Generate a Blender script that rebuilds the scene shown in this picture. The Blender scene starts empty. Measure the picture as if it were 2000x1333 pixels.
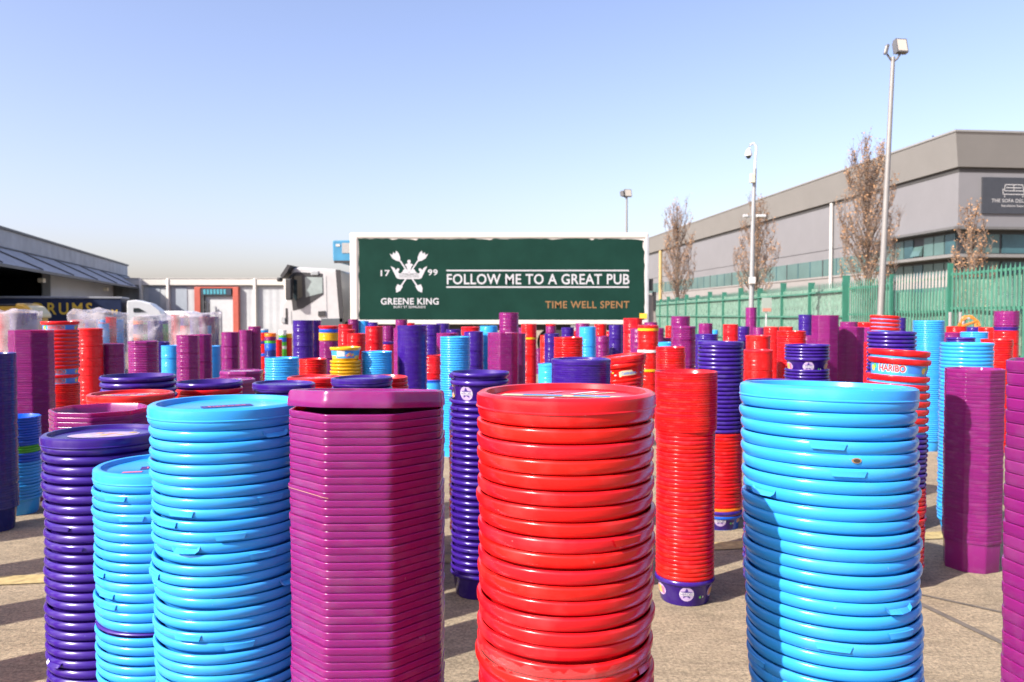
import bpy, math, random
import numpy as np
from mathutils import Vector, Matrix, noise as mnoise
R = math.radians
random.seed(7)
rng = np.random.default_rng(7)
scn = bpy.context.scene
COL = scn.collection

# ------------------------------------------------------------------ camera, sky, sun, exposure
F, HOR, EYE = 1556.0, 615.0, 0.95
PITCH = math.atan((666.5 - HOR) / F)
cam_d = bpy.data.cameras.new('camera')
cam = bpy.data.objects.new('camera', cam_d)
COL.objects.link(cam)
cam.location = (0, 0, EYE)
cam.rotation_euler = (math.pi / 2 - PITCH, 0, 0)
cam_d.sensor_width = 36
cam_d.lens = F / 2000 * 36
cam_d.clip_start = 0.05
cam_d.clip_end = 3000
cam_d.dof.use_dof = True
cam_d.dof.focus_distance = 1.05
cam_d.dof.aperture_fstop = 13
scn.camera = cam

SUN_EL = 36.0
ALPHA = 36.0                                  # light travels to +X, turned this far away from the camera
world = bpy.data.worlds.new('World')
scn.world = world
world.use_nodes = True
wn = world.node_tree
bg = wn.nodes['Background']
sky = wn.nodes.new('ShaderNodeTexSky')
sky.sky_type = 'NISHITA'
sky.sun_disc = False
sky.sun_elevation = R(SUN_EL)
sky.sun_rotation = math.atan2(-math.cos(R(ALPHA)), -math.sin(R(ALPHA)))
sky.air_density = 1.0
sky.dust_density = 2.5
sky.ozone_density = 1.2
tint = wn.nodes.new('ShaderNodeMix')
tint.data_type = 'RGBA'; tint.blend_type = 'MULTIPLY'; tint.inputs[0].default_value = 1
tint.inputs[7].default_value = (1.05, 0.932, 1.03, 1)
wn.links.new(sky.outputs[0], tint.inputs[6])
wn.links.new(tint.outputs[2], bg.inputs[0])
bg.inputs[1].default_value = 0.128
sun_d = bpy.data.lights.new('sun', 'SUN')
sun_d.energy = 5.0
sun_d.angle = R(0.55)
sun_d.color = (1.0, 0.94, 0.85)
sun = bpy.data.objects.new('sun', sun_d)
COL.objects.link(sun)
ldir = Vector((math.cos(R(ALPHA)) * math.cos(R(SUN_EL)), math.sin(R(ALPHA)) * math.cos(R(SUN_EL)), -math.sin(R(SUN_EL))))
sun.rotation_euler = ldir.to_track_quat('-Z', 'Y').to_euler()
sun.location = (-20, -10, 20)
vs = scn.view_settings
vs.view_transform = 'Standard'
vs.look = 'None'
vs.exposure = 1.1
vs.gamma = 1

# ------------------------------------------------------------------ helpers
def P(u, v, d):
    """point at depth d (metres along +Y) seen at photo pixel u, v"""
    a, b = (u - 1000) / F, (666.5 - v) / F
    x, y, z = a, math.cos(PITCH) + b * math.sin(PITCH), -math.sin(PITCH) + b * math.cos(PITCH)
    t = d / y
    return Vector((x * t, d, EYE + z * t))

def sstep(a, b, x):
    t = min(1, max(0, (x - a) / (b - a)))
    return t * t * (3 - 2 * t)

def gz(x, d):
    """height of the yard: falls gently away, a little more towards the dock on the far left"""
    return -0.45 * min(1, max(0, (d - 5) / 19)) - 0.55 * sstep(24, 46, d) * (1 - sstep(-14, 4, x))

def link_mesh(name, me, mats=(), parent=None):
    o = bpy.data.objects.new(name, me)
    COL.objects.link(o)
    if me is not None and not len(me.materials):
        for m in mats:
            me.materials.append(m)
    if parent is not None:
        o.parent = parent
    return o

def tag(o, label=None, cat=None, group=None, kind=None):
    if label: o['label'] = label
    if cat: o['category'] = cat
    if group: o['group'] = group
    if kind: o['kind'] = kind
    return o

def thing(name, loc, label, cat, group=None, rz=0.0):
    o = bpy.data.objects.new(name, None)
    COL.objects.link(o)
    o.location = loc
    o.rotation_euler = (0, 0, rz)
    o.empty_display_size = 0.1
    return tag(o, label, cat, group)

class MB:
    """collects shapes, each with a material slot, and links them as one mesh"""
    def __init__(s):
        s.v, s.f, s.m, s.s = [], [], [], []
    def add(s, vs_, fs, mat=0, smooth=False):
        o = len(s.v)
        s.v += [tuple(p) for p in vs_]
        for f in fs:
            s.f.append(tuple(i + o for i in f)); s.m.append(mat); s.s.append(smooth)
        return s
    def box(s, x0, x1, y0, y1, z0, z1, mat=0):
        vs_ = [(x, y, z) for x in (x0, x1) for y in (y0, y1) for z in (z0, z1)]
        return s.add(vs_, [(0, 1, 3, 2), (4, 6, 7, 5), (0, 4, 5, 1), (2, 3, 7, 6), (0, 2, 6, 4), (1, 5, 7, 3)], mat)
    def tube(s, pts, rad, seg=8, mat=0, cap=True):
        pts = [Vector(p) for p in pts]
        if not isinstance(rad, (list, tuple)): rad = [rad] * len(pts)
        vs_, fs = [], []
        for i, p in enumerate(pts):
            t = (pts[min(i + 1, len(pts) - 1)] - pts[max(i - 1, 0)]).normalized()
            up = Vector((0, 0, 1)) if abs(t.z) < 0.9 else Vector((1, 0, 0))
            a = t.cross(up).normalized(); b = t.cross(a)
            for k in range(seg):
                an = 2 * math.pi * k / seg
                vs_.append(p + (a * math.cos(an) + b * math.sin(an)) * rad[i])
        for i in range(len(pts) - 1):
            for k in range(seg):
                k2 = (k + 1) % seg
                fs.append((i * seg + k, i * seg + k2, (i + 1) * seg + k2, (i + 1) * seg + k))
        s.add(vs_, fs, mat, True)
        if cap:
            n = len(pts)
            s.add([vs_[k] for k in range(seg)], [tuple(range(seg))], mat)
            s.add([vs_[(n - 1) * seg + k] for k in range(seg)], [tuple(range(seg - 1, -1, -1))], mat)
        return s
    def prism(s, pts, y0, y1, mat=0):
        """polygon in X, Z extruded along Y"""
        n = len(pts)
        vs_ = [(x, y0, z) for x, z in pts] + [(x, y1, z) for x, z in pts]
        fs = [tuple(range(n)), tuple(range(2 * n - 1, n - 1, -1))]
        fs += [(i, i + n, (i + 1) % n + n, (i + 1) % n) for i in range(n)]
        return s.add(vs_, fs, mat)
    def flat(s, pts, y, mat=0):
        return s.add([(x, y, z) for x, z in pts], [tuple(range(len(pts)))], mat)
    def mesh(s, name, sharp=35):
        me = bpy.data.meshes.new(name)
        me.from_pydata(s.v, [], s.f)
        me.polygons.foreach_set('material_index', s.m)
        me.polygons.foreach_set('use_smooth', s.s)
        me.update()
        if any(s.s): me.set_sharp_from_angle(angle=R(sharp))
        return me
    def build(s, name, mats, parent=None, bevel=0):
        if not isinstance(mats, (list, tuple)): mats = [mats]
        o = link_mesh(name, s.mesh(name), mats, parent)
        if bevel:
            b = o.modifiers.new('bevel', 'BEVEL'); b.width = bevel; b.segments = 2; b.limit_method = 'ANGLE'
        return o

TEXT_CACHE = {}
def text_polys(body, bold=0.0, spacing=1.0):
    """flat mesh of lettering, normalised: x from 0 to 1 over the width, y in the same unit; returns verts, faces, height"""
    key = (body, bold, spacing)
    if key in TEXT_CACHE: return TEXT_CACHE[key]
    cu = bpy.data.curves.new('lettering', 'FONT')
    cu.body = body; cu.size = 1; cu.offset = bold; cu.space_character = spacing; cu.resolution_u = 3
    ob = bpy.data.objects.new('lettering', cu)
    COL.objects.link(ob)
    dg = bpy.context.evaluated_depsgraph_get()
    me = bpy.data.meshes.new_from_object(ob.evaluated_get(dg))
    v = np.array([tuple(p.co)[:2] for p in me.vertices])
    f = [tuple(p.vertices) for p in me.polygons]
    bpy.data.objects.remove(ob); bpy.data.curves.remove(cu); bpy.data.meshes.remove(me)
    v -= v.min(axis=0)
    w, h = v.max(axis=0)
    TEXT_CACHE[key] = (v / [w, h], f, h / w)
    return TEXT_CACHE[key]

def text_flat(mb, body, x0, x1, z0, z1, y, mat=0, bold=0.0, spacing=1.0):
    v, f, _ = text_polys(body, bold, spacing)
    mb.add([(x0 + p[0] * (x1 - x0), y, z0 + p[1] * (z1 - z0)) for p in v], f, mat)

# ------------------------------------------------------------------ materials
def mat_base(name):
    m = bpy.data.materials.new(name)
    m.use_nodes = True
    nt = m.node_tree
    return m, nt, nt.nodes['Principled BSDF']

def simple(name, rgb, rough=0.5, metal=0.0, var=0.12, scale=3.0, bump=0.0, stretch=(1, 1, 1), alpha=1.0, spec=0.5):
    m, nt, b = mat_base(name)
    tc = nt.nodes.new('ShaderNodeTexCoord')
    mp = nt.nodes.new('ShaderNodeMapping'); mp.inputs['Scale'].default_value = stretch
    nz = nt.nodes.new('ShaderNodeTexNoise'); nz.inputs['Scale'].default_value = scale; nz.inputs['Detail'].default_value = 6; nz.inputs['Roughness'].default_value = 0.65
    nt.links.new(tc.outputs['Object'], mp.inputs[0]); nt.links.new(mp.outputs[0], nz.inputs['Vector'])
    mr = nt.nodes.new('ShaderNodeMapRange')
    mr.inputs[1].default_value = 0.25; mr.inputs[2].default_value = 0.75
    mr.inputs[3].default_value = 1 - var; mr.inputs[4].default_value = 1 + var
    nt.links.new(nz.outputs[0], mr.inputs[0])
    mx = nt.nodes.new('ShaderNodeMix'); mx.data_type = 'RGBA'; mx.blend_type = 'MULTIPLY'; mx.inputs[0].default_value = 1
    mx.inputs[6].default_value = (*rgb, 1)
    nt.links.new(mr.outputs[0], mx.inputs[7])
    nt.links.new(mx.outputs[2], b.inputs['Base Color'])
    b.inputs['Roughness'].default_value = rough
    b.inputs['Metallic'].default_value = metal
    b.inputs['Specular IOR Level'].default_value = spec
    b.inputs['Alpha'].default_value = alpha
    if bump:
        bp = nt.nodes.new('ShaderNodeBump'); bp.inputs['Strength'].default_value = bump; bp.inputs['Distance'].default_value = 0.02
        nt.links.new(nz.outputs[0], bp.inputs['Height']); nt.links.new(bp.outputs[0], b.inputs['Normal'])
    return m

def plastic(name, rgb, rough=0.18, sub=0.0):
    """glossy moulded polypropylene: slight batch-to-batch shade, faint waviness, scuffs and dust specks"""
    m, nt, b = mat_base(name)
    L = nt.links.new
    oi = nt.nodes.new('ShaderNodeObjectInfo')
    tc = nt.nodes.new('ShaderNodeTexCoord')
    addv = nt.nodes.new('ShaderNodeVectorMath'); addv.operation = 'ADD'
    mul = nt.nodes.new('ShaderNodeMath'); mul.operation = 'MULTIPLY'; mul.inputs[1].default_value = 17
    L(oi.outputs['Random'], mul.inputs[0])
    L(tc.outputs['Object'], addv.inputs[0]); L(mul.outputs[0], addv.inputs[1])
    hs = nt.nodes.new('ShaderNodeHueSaturation')
    hs.inputs['Color'].default_value = (*rgb, 1)
    mr = nt.nodes.new('ShaderNodeMapRange'); mr.inputs[3].default_value = 0.91; mr.inputs[4].default_value = 1.06
    L(oi.outputs['Random'], mr.inputs[0]); L(mr.outputs[0], hs.inputs['Value'])
    fr = nt.nodes.new('ShaderNodeMath'); fr.operation = 'FRACT'; L(mul.outputs[0], fr.inputs[0])
    hr = nt.nodes.new('ShaderNodeMapRange'); hr.inputs[3].default_value = 0.4975; hr.inputs[4].default_value = 0.5015
    L(fr.outputs[0], hr.inputs[0]); L(hr.outputs[0], hs.inputs['Hue'])
    # dust specks and rubbed marks
    nz = nt.nodes.new('ShaderNodeTexNoise'); nz.inputs['Scale'].default_value = 130; nz.inputs['Detail'].default_value = 3
    L(addv.outputs[0], nz.inputs['Vector'])
    sp = nt.nodes.new('ShaderNodeMapRange'); sp.inputs[1].default_value = 0.74; sp.inputs[2].default_value = 0.82; sp.inputs[3].default_value = 0; sp.inputs[4].default_value = 0.55
    L(nz.outputs[0], sp.inputs[0])
    nz2 = nt.nodes.new('ShaderNodeTexNoise'); nz2.inputs['Scale'].default_value = 22; nz2.inputs['Detail'].default_value = 5
    L(addv.outputs[0], nz2.inputs['Vector'])
    sp2 = nt.nodes.new('ShaderNodeMapRange'); sp2.inputs[1].default_value = 0.5; sp2.inputs[2].default_value = 0.85; sp2.inputs[3].default_value = 0; sp2.inputs[4].default_value = 0.13
    L(nz2.outputs[0], sp2.inputs[0])
    ad = nt.nodes.new('ShaderNodeMath'); ad.operation = 'ADD'; ad.use_clamp = True
    L(sp.outputs[0], ad.inputs[0]); L(sp2.outputs[0], ad.inputs[1])
    mx = nt.nodes.new('ShaderNodeMix'); mx.data_type = 'RGBA'
    L(ad.outputs[0], mx.inputs[0]); L(hs.outputs[0], mx.inputs[6])
    mx.inputs[7].default_value = tuple(0.6 * c + 0.22 for c in rgb) + (1,)
    L(mx.outputs[2], b.inputs['Base Color'])
    rr = nt.nodes.new('ShaderNodeMapRange'); rr.inputs[3].default_value = rough - 0.06; rr.inputs[4].default_value = rough + 0.12
    L(nz2.outputs[0], rr.inputs[0]); L(rr.outputs[0], b.inputs['Roughness'])
    bp = nt.nodes.new('ShaderNodeBump'); bp.inputs['Strength'].default_value = 0.06; bp.inputs['Distance'].default_value = 0.004
    nz3 = nt.nodes.new('ShaderNodeTexNoise'); nz3.inputs['Scale'].default_value = 14
    L(addv.outputs[0], nz3.inputs['Vector'])
    L(nz3.outputs[0], bp.inputs['Height']); L(bp.outputs[0], b.inputs['Normal'])
    b.inputs['Specular IOR Level'].default_value = 0.36
    if sub:
        b.inputs['Subsurface Weight'].default_value = sub
        b.inputs['Subsurface Radius'].default_value = (1, .08, .25)
        b.inputs['Subsurface Scale'].default_value = 0.03
    return m

M_RED = plastic('red plastic', (0.54, 0.007, 0.008))
M_BLUE = plastic('sky blue plastic', (0.028, 0.285, 0.68))
M_VIO = plastic('violet plastic', (0.030, 0.008, 0.165))
M_MAG = plastic('magenta plastic', (0.165, 0.0105, 0.115), 0.20, 0.5)
M_YEL = plastic('yellow plastic', (0.62, 0.34, 0.008))
M_NAVY = plastic('navy plastic', (0.012, 0.02, 0.15))
M_GRN = plastic('green plastic', (0.06, 0.38, 0.03))
M_COB = plastic('cobalt plastic', (0.008, 0.085, 0.52))
M_ORG = plastic('orange plastic', (0.80, 0.16, 0.01))
M_WHT = plastic('white plastic', (0.6, 0.6, 0.58))
M_PINK = plastic('pale rose plastic', (0.55, 0.10, 0.15))
INK_W = simple('white print', (0.50, 0.49, 0.51), 0.4, var=0.05)
INK_L = simple('lilac print', (0.36, 0.27, 0.45), 0.4, var=0.3, scale=40)
INK_V = simple('deep violet print', (0.035, 0.012, 0.15), 0.4, var=0.05)
INK_R = simple('red print', (0.50, 0.010, 0.010), 0.4, var=0.05)
INK_Y = simple('yellow print', (0.55, 0.38, 0.06), 0.4, var=0.05)
INK_C = simple('cream print', (0.50, 0.44, 0.28), 0.4, var=0.05)
INK_B = simple('blue print', (0.03, 0.16, 0.55), 0.4, var=0.08)
INK_S = simple('sky print', (0.04, 0.26, 0.56), 0.4, var=0.25, scale=30)
INK_O = simple('peach print', (0.55, 0.24, 0.13), 0.4, var=0.3, scale=90)
INK_G = simple('green print', (0.10, 0.42, 0.06), 0.4, var=0.1)
INK_P = simple('pink print', (0.50, 0.12, 0.22), 0.4, var=0.2, scale=60)
WHITE_PAINT = simple('white paint', (0.38, 0.375, 0.365), 0.35, var=0.06, scale=1.2)
BLACK_PL = simple('black plastic', (0.02, 0.02, 0.022), 0.5)
RUBBER = simple('tyre rubber', (0.022, 0.022, 0.022), 0.85)
STEEL = simple('galvanised steel', (0.48, 0.49, 0.50), 0.45, 0.6, var=0.15)
GLASS_D = simple('dark glass', (0.02, 0.03, 0.035), 0.06, var=0.2, scale=0.6)

# ------------------------------------------------------------------ tubs
SEG = 72
def outline_round(n=SEG):
    a = np.arange(n) * 2 * math.pi / n
    return np.stack([np.cos(a), np.sin(a)], 1)

def outline_oct(k=5, cr=0.17):
    """octagon with rounded corners, about the same width as the unit circle"""
    pts = []
    ap = 0.955                                   # apothem
    c0 = (ap - cr) / math.cos(math.pi / 8)
    for i in range(8):
        ca = math.pi / 8 + i * math.pi / 4
        cx, cy = c0 * math.cos(ca), c0 * math.sin(ca)
        for j in range(k):
            a = ca - math.pi / 8 + (j / (k - 1)) * math.pi / 4
            pts.append((cx + cr * math.cos(a), cy + cr * math.sin(a)))
    return np.array(pts)

ROUND, OCT = outline_round(), outline_oct()
ROUND_LOW, OCT_LOW = outline_round(28), outline_oct(2)

def lathe_np(profile, outline, cap_ends=True):
    """profile of (r, z) revolved round an outline; the first and last points may lie on the axis"""
    n = len(outline)
    prof = list(profile)
    vs_, fs = [], []
    rows = []
    for r, z in prof:
        if r < 1e-5:
            rows.append([len(vs_)]); vs_.append((0, 0, z))
        else:
            rows.append(list(range(len(vs_), len(vs_) + n)))
            vs_ += [(r * p[0], r * p[1], z) for p in outline]
    for a, b in zip(rows, rows[1:]):
        if len(a) == 1 and len(b) == 1: continue
        if len(a) == 1:
            fs += [(a[0], b[(k + 1) % n], b[k])[::-1] for k in range(n)]
        elif len(b) == 1:
            fs += [(a[k], a[(k + 1) % n], b[0])[::-1] for k in range(n)]
        else:
            fs += [(b[k], b[(k + 1) % n], a[(k + 1) % n], a[k]) for k in range(n)]
    return vs_, fs

def collar(t, s):
    """outer collar of a tub from its top lip down, (radius, z); s is the step of the nest"""
    c = min(s, 0.02)
    if t == 'B':
        return [(.0955, -.0012), (.0975, .0003), (.0990, .0005), (.1001, -.02 * c), (.1009, -.10 * c), (.1014, -.24 * c), (.1014, -.38 * c), (.1007, -.56 * c), (.0994, -.73 * c), (.0977, -.88 * c), (.0962, -.955 * c), (.0940, -.96 * c)]
    if t == 'R':
        return [(.0955, -.0002), (.0984, 0), (.0998, -.05 * c), (.1004, -.12 * c), (.1005, -.20 * c), (.1004, -.50 * c), (.0999, -.60 * c), (.0988, -.76 * c), (.0976, -.89 * c), (.0966, -.93 * c), (.0938, -.92 * c)]
    if t == 'V':
        return [(.0945, -.0002), (.0968, 0), (.0986, -.10 * c), (.0999, -.27 * c), (.1003, -.42 * c), (.0996, -.58 * c), (.0980, -.72 * c), (.0955, -.82 * c), (.0935, -.86 * c)]
    if t == 'M':
        return [(.0960, 0), (.0992, 0), (.0999, -.02 * c), (.1002, -.07 * c), (.1002, -.10 * c), (.1000, -.74 * c), (.0999, -.77 * c), (.0993, -.79 * c), (.0993, -.82 * c), (.0992, -.93 * c), (.0990, -.945 * c), (.0980, -.955 * c), (.0945, -.94 * c)]
    if t == 'T':
        return [(.0965, 0), (.0992, 0), (.1000, -.06 * c), (.1001, -.5 * c), (.0999, -.90 * c), (.0994, -.95 * c), (.0985, -.97 * c), (.0938, -.90 * c)]
    return [(.0950, 0), (.0990, 0), (.1000, -.2 * c), (.1000, -.7 * c), (.0985, -.85 * c), (.0935, -.85 * c)]

def body_r(z, h):
    return .0935 - .0135 * (-z / h)

MESH = {}
def tub_mesh(shape, form, s, h, mat, low=False):
    key = (shape, form, round(s, 4), h, mat.name, low)
    if key in MESH: return MESH[key]
    col = collar(form, s)
    r0, zc = col[-1]
    prof = [(0, -h + .003), (.074, -h + .003), (body_r(-.02, h) - .0012, -.02), (.0938, -.004)] + col
    if shape == 'oct': prof += [(.0955, zc - .003), (.0930, -h + .004), (.0915, -h), (0, -h)]
    else: prof += [(body_r(zc - .003, h), zc - .003), (body_r(-h + .004, h), -h + .004), (.0775, -h), (0, -h)]
    o = (OCT_LOW if low else OCT) if shape == 'oct' else (ROUND_LOW if low else ROUND)
    v, f = lathe_np(prof, o)
    mb = MB(); mb.add(v, f, 0, True)
    me = mb.mesh('tub', 38)
    me.materials.append(mat)
    MESH[key] = me
    return me

# code: (object name, colour word, shape, collar form, material, height, usual step)
TYPES = {
    'R': ('red_tub', 'red', 'round', 'R', M_RED, .085, .0160),
    'B': ('blue_tub', 'blue', 'round', 'B', M_BLUE, .085, .0148),
    'V': ('violet_tub', 'violet', 'round', 'V', M_VIO, .085, .0172),
    'M': ('octagonal_tub', 'magenta', 'oct', 'M', M_MAG, .12, .0096),
    'Y': ('yellow_tub', 'yellow', 'round', 'R', M_YEL, .085, .0160),
    'RT': ('red_tub', 'red', 'round', 'T', M_RED, .085, .0075),
    'VT': ('violet_tub', 'violet', 'round', 'T', M_VIO, .085, .0075),
    'N': ('navy_tub', 'navy', 'round', 'T', M_NAVY, .11, .0100),
    'G': ('green_tub', 'green', 'round', 'R', M_GRN, .085, .0100),
    'C': ('cobalt_tub', 'cobalt blue', 'round', 'R', M_COB, .085, .0100),
    'O': ('orange_tub', 'orange', 'round', 'R', M_ORG, .085, .0100),
    'VP': ('printed_violet_tub', 'printed violet', 'round', 'V', M_VIO, .085, .0600),
    'HP': ('printed_sweet_tub', 'red rimmed blue', 'round', 'R', M_RED, .11, .0280),
    'CP': ('printed_red_tub', 'printed red', 'round', 'R', M_RED, .11, .0700),
    'YP': ('printed_yellow_tub', 'printed yellow', 'round', 'R', M_YEL, .11, .0700),
}

def ordinal(n):
    ones = ['', 'first', 'second', 'third', 'fourth', 'fifth', 'sixth', 'seventh', 'eighth', 'ninth', 'tenth', 'eleventh', 'twelfth', 'thirteenth', 'fourteenth',
            'fifteenth', 'sixteenth', 'seventeenth', 'eighteenth', 'nineteenth']
    tens = {2: 'twenty', 3: 'thirty', 4: 'forty', 5: 'fifty', 6: 'sixty', 7: 'seventy', 8: 'eighty', 9: 'ninety'}
    if n < 20: return ones[n]
    t, o = divmod(n, 10)
    return tens[t] + '-' + ones[o] if o else tens[t][:-1] + 'ieth'

def wrap(mb, pts, faces, th0, zc, h, off, mat):
    """lay flat shapes (x along the wall, y up) round the tapered wall of a tub, facing -Y at th0 = 0"""
    vs_ = []
    for x, y in pts:
        z = zc + y
        r = body_r(z, h) + off
        a = -math.pi / 2 + th0 + x / r
        vs_.append((r * math.cos(a), r * math.sin(a), z))
    mb.add(vs_, faces, mat, True)

def disc_pts(rx, ry, n=28, cx=0, cy=0):
    pts = [(cx, cy)]
    for ring in (0.5, 1.0):
        pts += [(cx + rx * ring * math.cos(2 * math.pi * k / n), cy + ry * ring * math.sin(2 * math.pi * k / n)) for k in range(n)]
    fs = [(0, 1 + k, 1 + (k + 1) % n) for k in range(n)]
    fs += [(1 + k, 1 + n + k, 1 + n + (k + 1) % n, 1 + (k + 1) % n) for k in range(n)]
    return pts, fs

def rect_pts(x0, x1, y0, y1, n=6):
    xs = [x0 + (x1 - x0) * i / n for i in range(n + 1)]
    pts = [(x, y) for x in xs for y in (y0, y1)]
    return pts, [(2 * i, 2 * i + 2, 2 * i + 3, 2 * i + 1) for i in range(n)]

def star_pts(r, cx=0, cy=0):
    pts = [(cx, cy)]
    for k in range(10):
        rr = r if k % 2 == 0 else r * .48
        a = math.pi / 2 + k * math.pi / 5
        pts.append((cx + rr * math.cos(a), cy + rr * math.sin(a)))
    return pts, [(0, 1 + k, 1 + (k + 1) % 10) for k in range(10)]

def txt_pts(body, w, h, bold=0.0, cx=0, cy=0):
    v, f, _ = text_polys(body, bold)
    return [(cx + (p[0] - .5) * w, cy + (p[1] - .5) * h) for p in v], f

def emblems(parent, h, turn, zc=-.045, k=1.0):
    """the violet tubs' printed ovals: star badge with lettering, sweets, small green mark"""
    for a, kind in ((-1.15, 'sweets'), (0.0, 'badge'), (.55, 'mark'), (1.2, 'sweets'), (2.35, 'badge'), (3.5, 'sweets')):
        mb = MB(); th = a + turn
        if kind == 'badge':
            wrap(mb, *disc_pts(.024 * k, .024 * k), th, zc, h, .0006, 0)
            wrap(mb, *star_pts(.020 * k, 0, .002), th, zc, h, .0010, 1)
            wrap(mb, *rect_pts(-.023 * k, .023 * k, -.0055 * k, .0055 * k), th, zc, h, .0014, 2)
            p, f = txt_pts('HEROES', .040 * k, .008 * k, .01)
            wrap(mb, p, f, th, zc, h, .0018, 1)
            mb.build('printed_badge', [INK_L, INK_V, INK_W], parent)
        elif kind == 'sweets':
            wrap(mb, *disc_pts(.026 * k, .019 * k), th, zc, h, .0006, 0)
            for j in range(6):
                wrap(mb, *disc_pts(.008 * k, .007 * k, 10, (j % 3 - 1) * .013 * k, (j // 3 - .5) * .012 * k), th, zc, h, .0010 + .0002 * j, 1 + j % 3)
            mb.build('printed_oval', [INK_L, INK_O, INK_Y, INK_P], parent)
        else:
            wrap(mb, *disc_pts(.004 * k, .004 * k, 10, 0, -.012 * k), th, zc, h, .0006, 0)
            wrap(mb, *disc_pts(.003 * k, .004 * k, 10, .011 * k, -.012 * k), th, zc, h, .0006, 1)
            mb.build('printed_mark', [INK_G, INK_W], parent)

def ring_band(z0, z1, h, off, mat_count=1):
    mb = MB()
    v, f = lathe_np([(body_r(z0, h) + off, z0), (body_r(z1, h) + off, z1)], ROUND)
    mb.add(v, f, 0, True)
    return mb

def sweet_band(parent, h, turn, full):
    z0, z1 = -.0125, -(h - .03)
    if full:
        ring_band(z0, z1, h, .0005).build('label_band', INK_S, parent)
        mb = MB()
        for th in (turn - .25, turn + 1.85, turn + 3.9):
            zc = -.034
            p, f = txt_pts('HARIBO', .094, .028, .06); wrap(mb, p, f, th, zc, h, .0010, 0)
            p, f = txt_pts('HARIBO', .088, .023, .022); wrap(mb, p, f, th, zc, h, .0016, 1)
            wrap(mb, *rect_pts(.052, .10, -.014, .016), th, zc, h, .0009, 2)
            wrap(mb, *disc_pts(.010, .011, 14, .115, -.004), th, zc, h, .0010, 3)
            wrap(mb, *disc_pts(.007, .008, 14, .130, .004), th, zc, h, .0012, 4)
        mb.build('printed_lettering', [INK_W, INK_R, INK_B, INK_Y, INK_G], parent)
    else:
        key = ('band', h)
        if key not in MESH:
            mb = ring_band(z0, z1, h, .0005)
            me = mb.mesh('label_band'); me.materials.append(INK_S); MESH[key] = me
        link_mesh('label_band', MESH[key], (), parent)

def party_print(parent, h, turn):
    """cream scroll with lettering and little wrapped sweets on the red tub"""
    mb = MB(); zc = -.042
    wrap(mb, *rect_pts(-.036, .036, -.011, .011), turn, zc, h, .0006, 0)
    wrap(mb, *rect_pts(-.044, -.034, -.015, .008), turn, zc, h, .0008, 0)
    wrap(mb, *rect_pts(.034, .044, -.006, .015), turn, zc, h, .0008, 0)
    p, f = txt_pts('Celebrations', .066, .013, .01); wrap(mb, p, f, turn, zc, h, .0012, 1)
    for j in range(12):
        x = -.062 - .012 * (j % 6) if j < 6 else .062 + .012 * (j % 6)
        y = random.uniform(-.014, .014)
        wrap(mb, *rect_pts(x - .005, x + .005, y - .003, y + .003, 2), turn, zc, h, .0008 + .0001 * j, 2 + j % 4)
    mb.build('printed_scroll', [INK_C, INK_B, INK_W, INK_Y, INK_S, INK_P], parent)

def toy_print(parent, h, turn):
    ring_band(-.0125, -.07, h, .0005).build('label_band', INK_S, parent)
    mb = MB(); zc = -.040
    for th in (turn - .35, turn + 1.7, turn + 3.8):
        wrap(mb, *rect_pts(-.026, .026, -.018, .020), th, zc, h, .0010, 0)
        wrap(mb, *rect_pts(.034, .085, -.026, .024), th, zc, h, .0010, 1)
        for j in range(5):
            wrap(mb, *disc_pts(.009, .009, 10, .04 + .010 * j, -.014 + .006 * (j % 3)), th, zc, h, .0013 + .0001 * j, 2 + j % 3)
        for j in range(4):
            wrap(mb, *disc_pts(.010, .012, 10, -.04 - .012 * j, -.024), th, zc, h, .0013 + .0001 * j, 3)
    mb.build('printed_pictures', [INK_W, INK_B, INK_P, INK_Y, INK_O], parent)

# ---- lids: their z = 0 is the top of the tub they close
LIDM = {}
def lid_mesh(shape, mat, hgt=.014):
    key = (shape, mat.name, hgt)
    if key in LIDM: return LIDM[key]
    prof = [(0, hgt - .0075), (.0865, hgt - .0075), (.0888, hgt - .0065), (.0905, hgt - .0008), (.0935, hgt), (.0975, hgt - .0006), (.1012, hgt - .003),
            (.1020, hgt * .45), (.1015, -.0005), (.1026, -.0018), (.1022, -.0030), (.0985, -.0030), (.0980, 0)]
    if shape == 'oct':
        prof = [(0, hgt - .004), (.088, hgt - .004), (.0905, hgt - .003), (.0925, hgt - .0003), (.0960, hgt), (.0995, hgt - .0012), (.1012, hgt * .72),
                (.1014, hgt * .40), (.1020, hgt * .34), (.1024, -.002), (.1018, -.003), (.0995, -.003), (.099, 0)]
    v, f = lathe_np(prof, OCT if shape == 'oct' else ROUND)
    mb = MB(); mb.add(v, f, 0, True)
    me = mb.mesh('lid', 40); me.materials.append(mat)
    LIDM[key] = me
    return me

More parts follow.
